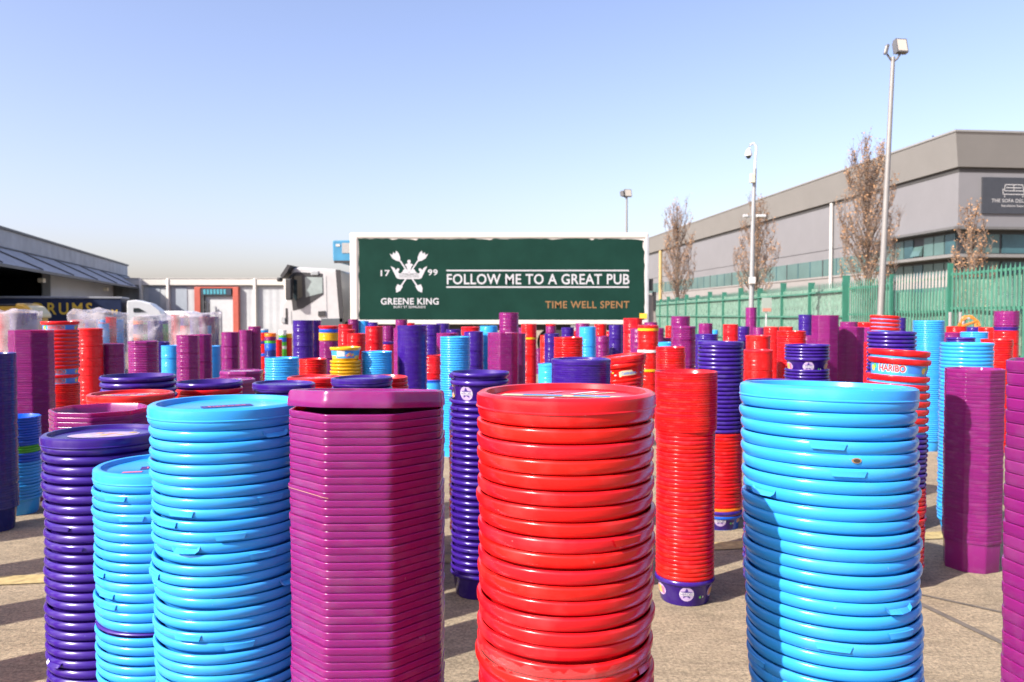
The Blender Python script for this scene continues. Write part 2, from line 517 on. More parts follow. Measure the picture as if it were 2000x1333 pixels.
def lid_print(parent, style, hgt, turn):
    mb = MB(); z = hgt - (.004 if 'tub' in parent.parent.name and parent.parent.name.startswith('oct') else .0075) + .0006
    def quad(pts, m, dz=0):
        c, s_ = math.cos(turn), math.sin(turn)
        mb.add([(x * c - y * s_, x * s_ + y * c, z + dz) for x, y in pts], [tuple(range(len(pts)))], m)
    if style == 'cross':
        quad([(-.070, .030), (-.060, .046), (.070, -.028), (.060, -.044)], 0)
        quad([(-.046, .022), (-.040, .031), (.000, .008), (-.006, -.001)], 1, .0004)
        quad([(.006, -.005), (.012, .003), (.048, -.018), (.042, -.027)], 1, .0004)
        quad([(-.066, -.030), (-.062, -.022), (-.016, -.010), (-.020, -.018)], 2)
        quad([(.014, .026), (.050, .042), (.054, .034), (.018, .018)], 2)
        quad([(.020, .012), (.068, .026), (.070, .020), (.022, .006)], 0)
        quad([(-.060, -.048), (-.056, -.042), (-.010, -.030), (-.014, -.036)], 0)
        quad([(-.012, .040), (.012, .058), (.016, .050), (-.008, .034)], 3)
        mats = [INK_C, INK_S, INK_W, INK_P]
    elif style == 'oval':
        pts, f = disc_pts(.060, .034)
        c, s_ = math.cos(turn), math.sin(turn)
        mb.add([(x * c - y * s_, x * s_ + y * c, z) for x, y in pts], f, 0)
        for j in range(9):
            a = j * 2.399; rr = .006 + .0055 * j
            quad([(rr * math.cos(a) + .009 * math.cos(q), .5 * rr * math.sin(a) + .007 * math.sin(q)) for q in (0, 1.57, 3.14, 4.71)], 1 + j % 3, .0003 + .00005 * j)
        mats = [INK_L, INK_O, INK_W, INK_Y]
    else:
        quad([(-.035, -.012), (-.033, .014), (.035, .012), (.033, -.014)], 0)
        p, f = txt_pts('heroes', .05, .014, .01)
        c, s_ = math.cos(turn), math.sin(turn)
        mb.add([(x * c - y * s_, x * s_ + y * c, z + .0004) for x, y in p], f, 1)
        quad([(-.060, -.03), (-.058, -.02), (-.030, -.024), (-.032, -.034)], 2)
        mats = [INK_V, INK_P, INK_P]
    mb.build('printed_label', mats, parent)

def add_lid(tub, shape, mat, style=None, hgt=.014, tilt=(0, 0), dz=0.0, turn=0.0):
    l = link_mesh('lid', lid_mesh(shape, mat, hgt), (), tub)
    l.location = (0, 0, .0012 + dz)
    l.rotation_euler = (tilt[0], tilt[1], 0)   # lids that gape sit on octagons, whose turn is small
    if style: lid_print(l, style, hgt, turn)
    return l

TABM = {}
def tab_mesh(kind, s, mat):
    """moulded tear tab on a collar: a raised shallow tray, or one torn loose and standing off"""
    key = (kind, mat.name)
    if key in TABM: return TABM[key]
    mb = MB()
    hw, n = .019, 8
    if kind == 'flat':
        rows = []
        for z, off in ((-.0012, .0006), (-.0022, .0018), (-.0090, .0016), (-.0100, -.002)):
            rows.append([((.1014 + off) * math.cos(-math.pi / 2 + hw / .1 * (2 * i / n - 1) * (.86 if z < -.005 else 1)),
                          (.1014 + off) * math.sin(-math.pi / 2 + hw / .1 * (2 * i / n - 1) * (.86 if z < -.005 else 1)), z) for i in range(n + 1)])
    else:
        rows = []
        for z, off in ((-.0060, .0000), (-.0085, .0035), (-.0105, .0065), (-.0112, .0066), (-.0108, .003), (-.0100, -.003)):
            rows.append([((.1011 + off * (1 - .5 * abs(2 * i / n - 1))) * math.cos(-math.pi / 2 + hw / .1 * (2 * i / n - 1)),
                          (.1011 + off * (1 - .5 * abs(2 * i / n - 1))) * math.sin(-math.pi / 2 + hw / .1 * (2 * i / n - 1)),
                          z + (.004 if abs(2 * i / n - 1) > .9 else 0)) for i in range(n + 1)])
    vs_ = [p for r_ in rows for p in r_]
    fs = [(a * (n + 1) + i, (a + 1) * (n + 1) + i, (a + 1) * (n + 1) + i + 1, a * (n + 1) + i + 1) for a in range(len(rows) - 1) for i in range(n)]
    fs = [f[::-1] for f in fs]
    mb.add(vs_, fs, 0, False)
    me = mb.mesh('tear_tab'); me.materials.append(mat)
    TABM[key] = me
    return me

REST = {}                       # hidden lower tubs, one mass per colour
PLACED = []                     # (x, y) of the stacks standing so far

def free_depth(u, d, rad=.103):
    """push a stack back along its line of sight until it clears the ones already standing"""
    for _ in range(400):
        x = (u - 1000) / F * d
        if all((x - a) ** 2 + (d - b) ** 2 > (rad + c + .004) ** 2 for a, b, c in PLACED): break
        d += .02
    PLACED.append(((u - 1000) / F * d, d, rad))
    return d

COUNT = {}
def stack(u, w, ytop, segs, desc, vis=1340, lid=None, lean=(0, 0), tilt=0.0, d=None, tabs=0.0, yaw=None, jit=1.0, tape=None, tiltx=0.0, sc=1.0, scs=None, turn=0.0, group='nested tubs in the near stacks'):
    """a stack of single tubs. segs from the top: (code, step, pixel row where it ends; None = the ground)"""
    d = d or .2 * F / w
    d = free_depth(u, d, .103 * sc)
    top = P(u, ytop, d)
    z = top.z
    ground = gz(top.x, d)
    if lid: z -= lid.get('hgt', .014) + lid.get('dz', 0)
    plan = []
    for code, step, yend in segs:
        h = TYPES[code][5]
        z1 = P(u, yend, d).z if yend else ground + h
        if not yend and z - z1 < step * .5:
            continue
        n = max(1, round((z - z1) / step))
        st = (z - z1) / n
        for i in range(n): plan.append((code, z - i * st, st))
        z = z1
    if segs[-1][2] is None:
        plan.append((segs[-1][0], ground + TYPES[segs[-1][0]][5], segs[-1][1]))
    base_yaw = yaw if yaw is not None else random.uniform(0, 6.28)
    first = None
    H0 = top.z
    if segs[0][0] == 'M' or segs[0][1] < .009: jit *= .25 if segs[0][1] < .009 and segs[0][0] != 'M' else .5
    for i, (code, zt, st) in enumerate(plan):
        nm, colour, shape, form, mat, h, stp = TYPES[code]
        up = zt - ground
        x = top.x - lean[0] * (H0 - zt) + random.gauss(0, .0012) * jit
        y = d - lean[1] * (H0 - zt) + random.gauss(0, .0012) * jit
        k = 1 - i / max(1, len(plan) - 1)
        rot = (tiltx * k + random.gauss(0, .0016) * jit, tilt * k + random.gauss(0, .0016) * jit, base_yaw + (0 if shape == 'oct' else random.uniform(0, 6.28)) + (random.gauss(0, .006) if shape == 'oct' else 0))
        pxrow = HOR + (EYE - zt) / d * F
        if code == 'HP' and i == 0: pass
        if pxrow > vis and i < len(plan) - 1 or (pxrow > vis and vis < 1000):
            REST.setdefault(code, []).append((x, y, zt, rot, sc))
            continue
        me = tub_mesh(shape, form, stp if st > .02 else round(st, 3), h, mat)
        o = link_mesh(nm, me)
        o.location = (x, y, zt)
        o.rotation_euler = (Matrix.Rotation(rot[1], 3, 'Y') @ Matrix.Rotation(rot[0], 3, 'X') @ Matrix.Rotation(rot[2], 3, 'Z')).to_euler()
        k_ = sc * random.uniform(.996, 1.004) * (1.035 if code == 'VP' and i == len(plan) - 1 else 1.0) * ((scs or {}).get(code, 1.0))
        o.scale = (k_, k_, 1)
        COUNT[nm] = COUNT.get(nm, 0) + 1
        if i == 0: lab = f'topmost {colour} tub of {desc}'
        elif i == len(plan) - 1: lab = f'bottom {colour} tub of {desc}'
        else: lab = f'{ordinal(i + 1)} tub down, {colour}, in {desc}'
        tag(o, lab, 'tub', group)
        face = math.atan2(top.x, d)               # towards the camera
        if code == 'VP': emblems(o, h, -face - rot[2] + 0.08 + turn, zc=-.042 if st > .04 or i == len(plan) - 1 else -.02)
        if code == 'HP': sweet_band(o, h, -face - rot[2], st > .035)
        if code == 'CP': party_print(o, h, -face - rot[2] + .25)
        if code == 'YP': toy_print(o, h, -face - rot[2])
        if tabs and code in 'BRV' and random.random() < tabs:
            t = link_mesh('tear_tab', tab_mesh('torn' if random.random() < .35 and code != 'R' else 'flat', st, mat), (), o)
            t.rotation_euler = (0, 0, -face - rot[2] + random.uniform(-1.2, 1.2))
        if first is None: first, yaw0 = o, rot[2]
        if code == 'M' and i == 10 and abs(u - 721) < 1:
            pts = sorted(((math.atan2(p[1], p[0]), p) for p in OCT if -2.75 < math.atan2(p[1], p[0]) < -1.5))
            mb = MB(); vv = [(p[0] * .1006, p[1] * .1006, z_ - .0004 * q) for q, (a_, p) in enumerate(pts) for z_ in (-.0030, -.0036)]
            mb.add(vv, [(2 * q, 2 * q + 2, 2 * q + 3, 2 * q + 1) for q in range(len(pts) - 1)], 0)
            mb.build('scratch_mark', simple('pale scratch', (.34, .20, .14), .7), o)
        if code == 'B' and i == 4 and abs(u - 1612) < 1:
            mb = MB()
            for rr_, m_ in ((.0055, 0), (.0036, 1)):
                mb.add([((.1020 + .0006 * m_) * math.cos(a0 + rr_ / .1 * math.cos(q)), (.1020 + .0006 * m_) * math.sin(a0 + rr_ / .1 * math.cos(q)), -.0055 + .6 * rr_ * math.sin(q)) for a0 in (-math.pi / 2 - face + .30 - rot[2],) for q in np.linspace(0, 6.28, 11)[:-1]], [tuple(range(10))], m_)
            mb.build('torn_hole', [simple('torn brown edge', (.22, .13, .06), .8), simple('hole shadow brown', (.03, .02, .015), .9)], o)
        if tape is not None and i == tape:
            mb = MB(); rows = []
            for zz in (-.004, -.009, -.015):
                rows.append([((.1012 + random.uniform(0, .0012)) * math.cos(a), (.1012 + random.uniform(0, .0012)) * math.sin(a), zz + random.uniform(-.003, .003)) for a in np.linspace(-2.9, -.1, 50)])
            vv = [p for r_ in rows for p in r_]
            mb.add(vv, [(a * 50 + q, a * 50 + q + 1, (a + 1) * 50 + q + 1, (a + 1) * 50 + q) for a in range(2) for q in range(49)], 0, True)
            t = mb.build('clear_tape', TAPE, o); t.rotation_euler = (0, 0, -rot[2])
    if lid and first is not None:
        nm, colour, shape, form, mat, h, stp = TYPES[segs[0][0]]
        mt = lid.get('mat', mat)
        face = math.atan2(top.x, d)
        lt = lid.get('tilt', (0, 0))
        add_lid(first, lid.get('shape', shape), mt, lid.get('style'), lid.get('hgt', .014), lid.get('tilt', (0, 0)), lid.get('dz', 0), -yaw0 + lid.get('turn', 0))
    return first

def clear_film(name, rgb, dens):
    m, nt, b = mat_base(name)
    b.inputs['Base Color'].default_value = (*rgb, 1)
    b.inputs['Roughness'].default_value = 0.18
    nz = nt.nodes.new('ShaderNodeTexNoise'); nz.inputs['Scale'].default_value = 6; nz.inputs['Detail'].default_value = 6
    tc = nt.nodes.new('ShaderNodeTexCoord'); nt.links.new(tc.outputs['Object'], nz.inputs['Vector'])
    mr = nt.nodes.new('ShaderNodeMapRange'); mr.inputs[1].default_value = .35; mr.inputs[2].default_value = .7; mr.inputs[3].default_value = dens * .55; mr.inputs[4].default_value = min(1, dens * 1.5)
    nt.links.new(nz.outputs[0], mr.inputs[0]); nt.links.new(mr.outputs[0], b.inputs['Alpha'])
    bp = nt.nodes.new('ShaderNodeBump'); bp.inputs['Strength'].default_value = .8; bp.inputs['Distance'].default_value = .05
    nt.links.new(nz.outputs[0], bp.inputs['Height']); nt.links.new(bp.outputs[0], b.inputs['Normal'])
    return m
TAPE = clear_film('clear tape', (0.6, 0.5, 0.5), .05)
WRAP = clear_film('stretch wrap film', (0.58, 0.55, 0.60), .36)
WRAP.node_tree.nodes['Noise Texture'].inputs['Scale'].default_value = 2.6

# ------------------------------------------------------------------ ground
def ground_mat():
    m, nt, b = mat_base('weathered concrete')
    L = nt.links.new
    tc = nt.nodes.new('ShaderNodeTexCoord')
    def nz(scale, detail=5, stretch=None, rough=.6):
        n = nt.nodes.new('ShaderNodeTexNoise'); n.inputs['Scale'].default_value = scale; n.inputs['Detail'].default_value = detail; n.inputs['Roughness'].default_value = rough
        if stretch:
            mp = nt.nodes.new('ShaderNodeMapping'); mp.inputs['Scale'].default_value = stretch; L(tc.outputs['Object'], mp.inputs[0]); L(mp.outputs[0], n.inputs['Vector'])
        else: L(tc.outputs['Object'], n.inputs['Vector'])
        return n
    big, mid, grit, ribs = nz(.35, 6), nz(9, 8), nz(95, 5, None, .8), nz(1.0, 6, (11, 30, 1), .8)
    cr = nt.nodes.new('ShaderNodeValToRGB')
    cr.color_ramp.elements[0].position = .3; cr.color_ramp.elements[0].color = (.20, .156, .098, 1)
    cr.color_ramp.elements[1].position = .72; cr.color_ramp.elements[1].color = (.345, .275, .182, 1)
    mixn = nt.nodes.new('ShaderNodeMix'); mixn.inputs[0].default_value = .5
    L(big.outputs[0], mixn.inputs[2]); L(mid.outputs[0], mixn.inputs[3]); L(mixn.outputs[0], cr.inputs[0])
    g = nt.nodes.new('ShaderNodeMapRange'); g.inputs[1].default_value = .35; g.inputs[2].default_value = .65; g.inputs[3].default_value = .50; g.inputs[4].default_value = 1.46
    L(grit.outputs[0], g.inputs[0])
    m1 = nt.nodes.new('ShaderNodeMix'); m1.data_type = 'RGBA'; m1.blend_type = 'MULTIPLY'; m1.inputs[0].default_value = 1
    L(cr.outputs[0], m1.inputs[6]); L(g.outputs[0], m1.inputs[7])
    r = nt.nodes.new('ShaderNodeMapRange'); r.inputs[1].default_value = .35; r.inputs[2].default_value = .6; r.inputs[3].default_value = .74; r.inputs[4].default_value = 1.10
    L(ribs.outputs[0], r.inputs[0])
    m2 = nt.nodes.new('ShaderNodeMix'); m2.data_type = 'RGBA'; m2.blend_type = 'MULTIPLY'; m2.inputs[0].default_value = 1
    L(m1.outputs[2], m2.inputs[6]); L(r.outputs[0], m2.inputs[7])
    st_ = nz(1.7, 7, None, .72)
    sm = nt.nodes.new('ShaderNodeMapRange'); sm.inputs[1].default_value = .50; sm.inputs[2].default_value = .68; sm.inputs[3].default_value = 1.0; sm.inputs[4].default_value = .72
    L(st_.outputs[0], sm.inputs[0])
    m3 = nt.nodes.new('ShaderNodeMix'); m3.data_type = 'RGBA'; m3.blend_type = 'MULTIPLY'; m3.inputs[0].default_value = 1
    L(m2.outputs[2], m3.inputs[6]); L(sm.outputs[0], m3.inputs[7])
    L(m3.outputs[2], b.inputs['Base Color'])
    b.inputs['Roughness'].default_value = .92
    ad = nt.nodes.new('ShaderNodeMath'); ad.operation = 'ADD'; L(ribs.outputs[0], ad.inputs[0])
    mu = nt.nodes.new('ShaderNodeMath'); mu.operation = 'MULTIPLY'; mu.inputs[1].default_value = .5; L(grit.outputs[0], mu.inputs[0]); L(mu.outputs[0], ad.inputs[1])
    bp = nt.nodes.new('ShaderNodeBump'); bp.inputs['Strength'].default_value = .9; bp.inputs['Distance'].default_value = .008
    L(ad.outputs[0], bp.inputs['Height']); L(bp.outputs[0], b.inputs['Normal'])
    return m
G_CONC = ground_mat()

def sheet(xs, ys, dz):
    mb = MB()
    vs_ = [(x, y, gz(x, y) + dz) for y in ys for x in xs]
    n = len(xs)
    mb.add(vs_, [(j * n + i, j * n + i + 1, (j + 1) * n + i + 1, (j + 1) * n + i) for j in range(len(ys) - 1) for i in range(n - 1)], 0, True)
    return mb
gx = [-900, -300, -120, -60, -30] + [-26 + 2 * i for i in range(22)] + [22, 30, 60, 120, 300, 900]
gy = [-300, -60, -10, 0, 2, 4, 5, 6, 8, 10, 12, 14, 16, 18, 20, 22, 24, 26, 28, 30, 32, 34, 36, 38, 40, 42, 44, 46, 50, 60, 80, 120, 200, 400, 1500]
tag(sheet(gx, gy, 0).build('yard_ground', G_CONC), kind='structure')

Y_PAINT = simple('worn yellow paint', (.34, .26, .11), .85, var=.5, scale=30)
mb = MB()
for i in range(-40, 40):
    x0, x1 = i * .3, (i + 1) * .3
    f = lambda x: 3.10 + .16 * x
    mb.add([(x0, f(x0) - .05, .004), (x1, f(x1) - .05, .004), (x1, f(x1) + .05, .004), (x0, f(x0) + .05, .004)], [(0, 1, 2, 3)], 0)
tag(mb.build('yellow_line_marking', Y_PAINT), kind='structure')
JOINT = simple('slab joint', (.10, .085, .07), .95, var=.3, scale=20)
mb = MB()
for (xa, ya, xb, yb, wd) in ((1.29, 2.78, 1.56, 1.70, .012), (1.30, 2.75, 1.95, 2.15, .007), (-6, 4.9, 6, 6.6, .014), (1.29, 2.78, .6, 5.6, .010), (-1.0, 1.4, -2.4, 6.0, .012)):
    dx, dy = xb - xa, yb - ya; l = math.hypot(dx, dy); nx, ny = -dy / l * wd, dx / l * wd
    n = 14
    for k in range(n):
        p0, p1 = k / n, (k + 1) / n
        q = []
        for (t, s_) in ((p0, 1), (p1, 1), (p1, -1), (p0, -1)):
            x, y = xa + dx * t + nx * s_, ya + dy * t + ny * s_
            q.append((x, y, gz(x, y) + .003))
        mb.add(q, [(0, 1, 2, 3)], 0)
tag(mb.build('slab_joint_marking', JOINT), kind='structure')

# ------------------------------------------------------------------ the lorry
exec_order = None
def lorry():
    D = 24.0
    g = gz(0, D)
    X = lambda u: P(u, 600, D).x
    Z = lambda v: P(1000, v, D).z
    t = thing('refrigerated_lorry', (X(950), D + 1.25, g), 'long white box lorry with dark green advertising side', 'lorry')
    inv = Matrix.Translation(-t.location)
    def part(name, mb, mats, parent=t, bevel=0):
        mb.v = [tuple(inv @ Vector(p)) for p in mb.v]
        return mb.build(name, mats, parent, bevel)
    GREEN = simple('bottle green vinyl', (.007, .030, .023), .6, var=.18, scale=1.4, spec=.05)
    LETTER = simple('pale silver vinyl', (.37, .375, .40), .5, var=.05)
    BRONZE = simple('bronze vinyl', (.20, .10, .035), .5, var=.08)
    OFFW = simple('off white bodywork', (.46, .435, .405), .45, var=.12, scale=.8)
    CABW = simple('white cab paint', (.36, .36, .365), .3, var=.10)
    BLUEU = simple('blue cooling unit', (.03, .17, .30), .45, var=.2, scale=3)
    # box with rounded trim
    mb = MB(); mb.box(X(690), X(1262), D, D + 2.5, Z(628), Z(458)); body = part('box_body', mb, OFFW, bevel=.03)
    mb = MB(); mb.box(X(684), X(1266), D - .03, D + 2.53, Z(466), Z(455)); part('roof_rail', mb, OFFW, bevel=.04)
    mb = MB(); mb.box(X(684), X(700), D - .035, D + .10, Z(632), Z(463)); part('corner_post', mb, OFFW, bevel=.05)
    mb = MB(); mb.box(X(1260), X(1267), D - .03, D + .12, Z(632), Z(463)); part('corner_post', mb, STEEL, bevel=.02)
    mb = MB(); mb.box(X(690), X(1262), D - .025, D + .05, Z(634), Z(625.5)); part('side_rail', mb, OFFW, bevel=.015)
    # vinyl side with ragged, peeled edges
    rr = random.Random(3)
    pts = []
    u = 700.5
    while u < 1258:
        pts.append((u, 466.5 + (rr.random() - .3) * 1.6 + (2.5 if rr.random() < .12 else 0) + (u > 1180) * (u - 1180) / 40)); u += rr.uniform(3, 14)
    right = [(1259 - (v < 490) * 3 - rr.random() * 2.2, v) for v in range(474, 624, 9)]
    bottom = [(1258, 625.5), (702, 624.5)]
    left = [(700.5 + rr.random() * 2, v) for v in range(616, 470, -11)]
    mb = MB(); mb.flat([(X(a), Z(b)) for a, b in pts + right + bottom + left], D - .012); panel = part('advert_panel', mb, GREEN)
    def lettering(name, items, mat):
        mb = MB()
        for it in items:
            if it[0] == 'text':
                _, body_, u0, u1, v0, v1, bold, sp = it
                text_flat(mb, body_, X(u0), X(u1), Z(v1), Z(v0), D - .017, 0, bold, sp)
            elif it[0] == 'bar':
                _, u0, u1, v0, v1 = it
                mb.flat([(X(u0), Z(v1)), (X(u1), Z(v1)), (X(u1), Z(v0)), (X(u0), Z(v0))], D - .017)
            else:
                mb.flat([(X(a), Z(b)) for a, b in it[1]], D - .017 - .0015 * it[2])
        mb.v = [tuple(inv @ Vector(p)) for p in mb.v]
        o = mb.build(name, mat, panel)
        return o
    lettering('slogan_lettering', [('text', 'FOLLOW ME TO A GREAT PUB', 873, 1229, 535.5, 556, .014, 1.05)], LETTER)
    lettering('rule_line', [('bar', 872, 1228, 527.5, 530.3)], LETTER)
    lettering('rule_line', [('bar', 872, 1228, 559.8, 562.6)], LETTER)
    lettering('tagline_lettering', [('text', 'TIME WELL SPENT', 1065, 1229, 588.5, 602.5, .012, 1.08)], BRONZE)
    lettering('name_lettering', [('text', 'GREENE KING', 744, 857, 582.5, 595.5, .022, 1.06), ('text', 'BURY ST EDMUNDS', 769, 831, 597.8, 602.3, .01, 1.1)], LETTER)
    lettering('year_lettering', [('text', '17', 744, 762, 528, 540, .02, 1.1), ('text', '99', 836, 855, 526.5, 538.5, .02, 1.1)], LETTER)
    # crest: crown over two crossed arrows
    c = lambda x, y: (500 + x / 3.508, 420 + y / 3.508)
    items = []
    for s_ in (-1, 1):
        m = lambda x, y: c(1050 + s_ * (x - 1050), y)
        # half of the crown: band, curling flanks and leaf points
        items.append(('poly', [m(1050, 408), m(1050, 440), m(978, 440), m(964, 432), m(925, 352), m(950, 364), m(958, 380), m(972, 366), m(984, 370), m(982, 384), m(974, 390), m(982, 402)], 1))
        items.append(('poly', [m(1050, 404), m(992, 400), m(1004, 392), m(1012, 376), m(1030, 368), m(1040, 392), m(1050, 396)], 1))
        items.append(('poly', [m(1050, 392), m(1042, 388), m(1032, 352), m(1020, 344), m(1034, 334), m(1040, 338), m(1042, 326), m(1036, 318), m(1050, 306)], 2))
        # arrow: shaft, spade head, flights
        items.append(('poly', [m(985, 318), m(993, 313), m(1112, 490), m(1104, 496)], 0))
        items.append(('poly', [m(1092, 490), m(1130, 476), m(1142, 502), m(1138, 534), m(1110, 520)], 1))
        items.append(('poly', [m(918, 266), m(938, 276), m(942, 256), m(956, 268), m(962, 246), m(978, 262), m(990, 290), m(990, 320), m(962, 314), m(936, 298)], 1))
    lettering('crest', items, LETTER)
    mb = MB()
    for v in (412, 424):
        mb.flat([(X(c(980, v)[0]), Z(c(0, v)[1])), (X(c(1120, v)[0]), Z(c(0, v)[1])), (X(c(1118, v)[0]), Z(c(0, v + 3)[1])), (X(c(982, v)[0]), Z(c(0, v + 3)[1]))], D - .022)
    mb.v = [tuple(inv @ Vector(p)) for p in mb.v]
    mb.build('crest_detail', GREEN, panel)
    # chassis and wheels
    mb = MB(); mb.box(X(600), X(1258), D + .5, D + 2.0, Z(628) - .28, Z(628) - .02); part('chassis', mb, BLACK_PL)
    for uc in (602, 1085, 1140):
        for yy in (D + .12, D + 2.1):
            mb = MB(); mb.tube([(X(uc), yy, g + .48), (X(uc), yy + .3, g + .48)], .48, 24); w = part('wheel', mb, RUBBER)
            mb = MB(); mb.tube([(X(uc), yy - .01, g + .48), (X(uc), yy + .02, g + .48)], .26, 20); mb.v = [tuple(inv @ Vector(p)) for p in mb.v]; mb.build('rim', STEEL, w)
    mb = MB(); mb.box(X(1115), X(1180), D + .06, D + .12, Z(628) - .5, Z(628) - .1); part('side_guard', mb, STEEL)
    # cooling unit on the front of the box
    mb = MB(); mb.prism([(X(645), Z(468)), (X(689), Z(467)), (X(689), Z(513)), (X(668), Z(514)), (X(646), Z(509))], D + .35, D + 2.15); cu = part('cooling_unit', mb, BLUEU, bevel=.03)
    mb = MB(); mb.box(X(664), X(683), D + .335, D + .40, Z(493), Z(473)); mb.v = [tuple(inv @ Vector(p)) for p in mb.v]; mb.build('grille', simple('grey grille', (.25, .25, .25), .6, scale=60, var=.6), cu)
    mb = MB(); mb.box(X(652), X(660), D + .335, D + .36, Z(480), Z(475)); mb.v = [tuple(inv @ Vector(p)) for p in mb.v]; mb.build('badge', WHITE_PAINT, cu)
    mb = MB(); mb.box(X(648), X(686), D + .34, D + .37, Z(513), Z(508)); mb.v = [tuple(inv @ Vector(p)) for p in mb.v]; mb.build('trim', BLACK_PL, cu)
    # cab
    k = lambda x, y: (X(500 + x / 3.508), Z(420 + y / 3.508))
    prof = [(250, 365), (300, 357), (560, 372), (585, 730), (585, 800), (170, 800), (160, 740), (165, 620), (205, 560), (225, 470), (238, 390)]
    mb = MB(); mb.prism([k(*p) for p in prof], D + .05, D + 2.4); cab = part('cab', mb, CABW, bevel=.06)
    def cabpart(name, polys, mat, off):
        mb = MB()
        for p in polys: mb.prism([k(*q) for q in p], D + .05 - off, D + .06)
        mb.v = [tuple(inv @ Vector(p)) for p in mb.v]
        return mb.build(name, mat, cab)
    cabpart('door_shut_frame', [[(248, 400), (280, 392), (455, 402), (460, 545), (320, 640), (250, 655), (240, 560)]], BLACK_PL, .012)
    cabpart('side_window', [[(335, 425), (455, 428), (455, 535), (340, 565)]], simple('pale cab glass', (.20, .24, .24), .08, var=.35, scale=1.2), .02)
    cabpart('quarter_window', [[(262, 420), (315, 415), (318, 560), (270, 590), (255, 560)]], GLASS_D, .02)
    cabpart('rear_edge_seal', [[(545, 375), (578, 378), (600, 735), (572, 738)]], BLACK_PL, .03)
    cabpart('door_seam', [[(478, 420), (482, 420), (486, 715), (482, 715)], [(236, 660), (240, 660), (244, 800), (240, 800)]], simple('grey seam', (.16, .16, .17), .6), .006)
    cabpart('headlamp', [[(172, 700), (196, 704), (196, 740), (170, 736)]], simple('headlamp glass', (.30, .32, .33), .1), .05)
    cabpart('door_handle', [[(425, 662), (472, 658), (472, 692), (425, 695)]], BLACK_PL, .05)
    cabpart('step_panel', [[(445, 712), (590, 710), (590, 800), (445, 800)]], simple('dark grey plastic', (.05, .06, .07), .6), .03)
    cabpart('headlamp_gap', [[(200, 640), (212, 640), (214, 780), (200, 780)]], BLACK_PL, .015)
    cabpart('front_bumper', [[(158, 752), (440, 752), (440, 830), (165, 830)]], CABW, .04)
    mb = MB(); mb.prism([k(190, 420), k(215, 385), k(240, 345), k(262, 350), k(235, 400), k(200, 440)], D - .35, D + 2.8); part('sun_visor', mb, BLACK_PL)
    mb = MB()
    mb.box(k(222, 0)[0], k(262, 0)[0], D - .32, D - .12, k(0, 585)[1], k(0, 440)[1]); m1 = part('side_mirror', mb, BLACK_PL, bevel=.03)
    mb = MB(); mb.tube([(k(240, 0)[0], D - .2, k(0, 440)[1]), (k(262, 0)[0], D + .1, k(0, 395)[1])], .03); mb.v = [tuple(inv @ Vector(p)) for p in mb.v]; mb.build('mirror_arm', BLACK_PL, m1)
    mb = MB(); mb.box(k(164, 0)[0], k(190, 0)[0], D - .32, D - .05, k(0, 460)[1], k(0, 432)[1]); part('kerb_mirror', mb, BLACK_PL, bevel=.03)
    mb = MB(); mb.box(k(375, 0)[0], k(430, 0)[0], D + .0, D + .35, k(0, 415)[1], k(0, 384)[1]); part('roof_lamp', mb, simple('lamp housing', (.25, .27, .28), .4), bevel=.03)
    # tail lift standing upright behind the box
    mb = MB(); mb.prism([(X(1264), Z(575)), (X(1279), Z(578)), (X(1286), Z(650)), (X(1264), Z(652))], D + .1, D + 2.4); part('tail_lift', mb, simple('dirty grey alloy', (.24, .22, .20), .6, .2, var=.25), bevel=.02)
    mb = MB(); mb.box(X(1268), X(1276), D + .05, D + .3, Z(568), Z(545)); mb.box(X(1277), X(1282), D + .05, D + .3, Z(607), Z(570)); part('lift_ram', mb, BLACK_PL)
    mb = MB(); mb.box(X(1249), X(1263), D - .05, D - .03, Z(622.5), Z(612.5)); part('marker_plate', mb, simple('amber marker', (.65, .40, .03), .5))
lorry()

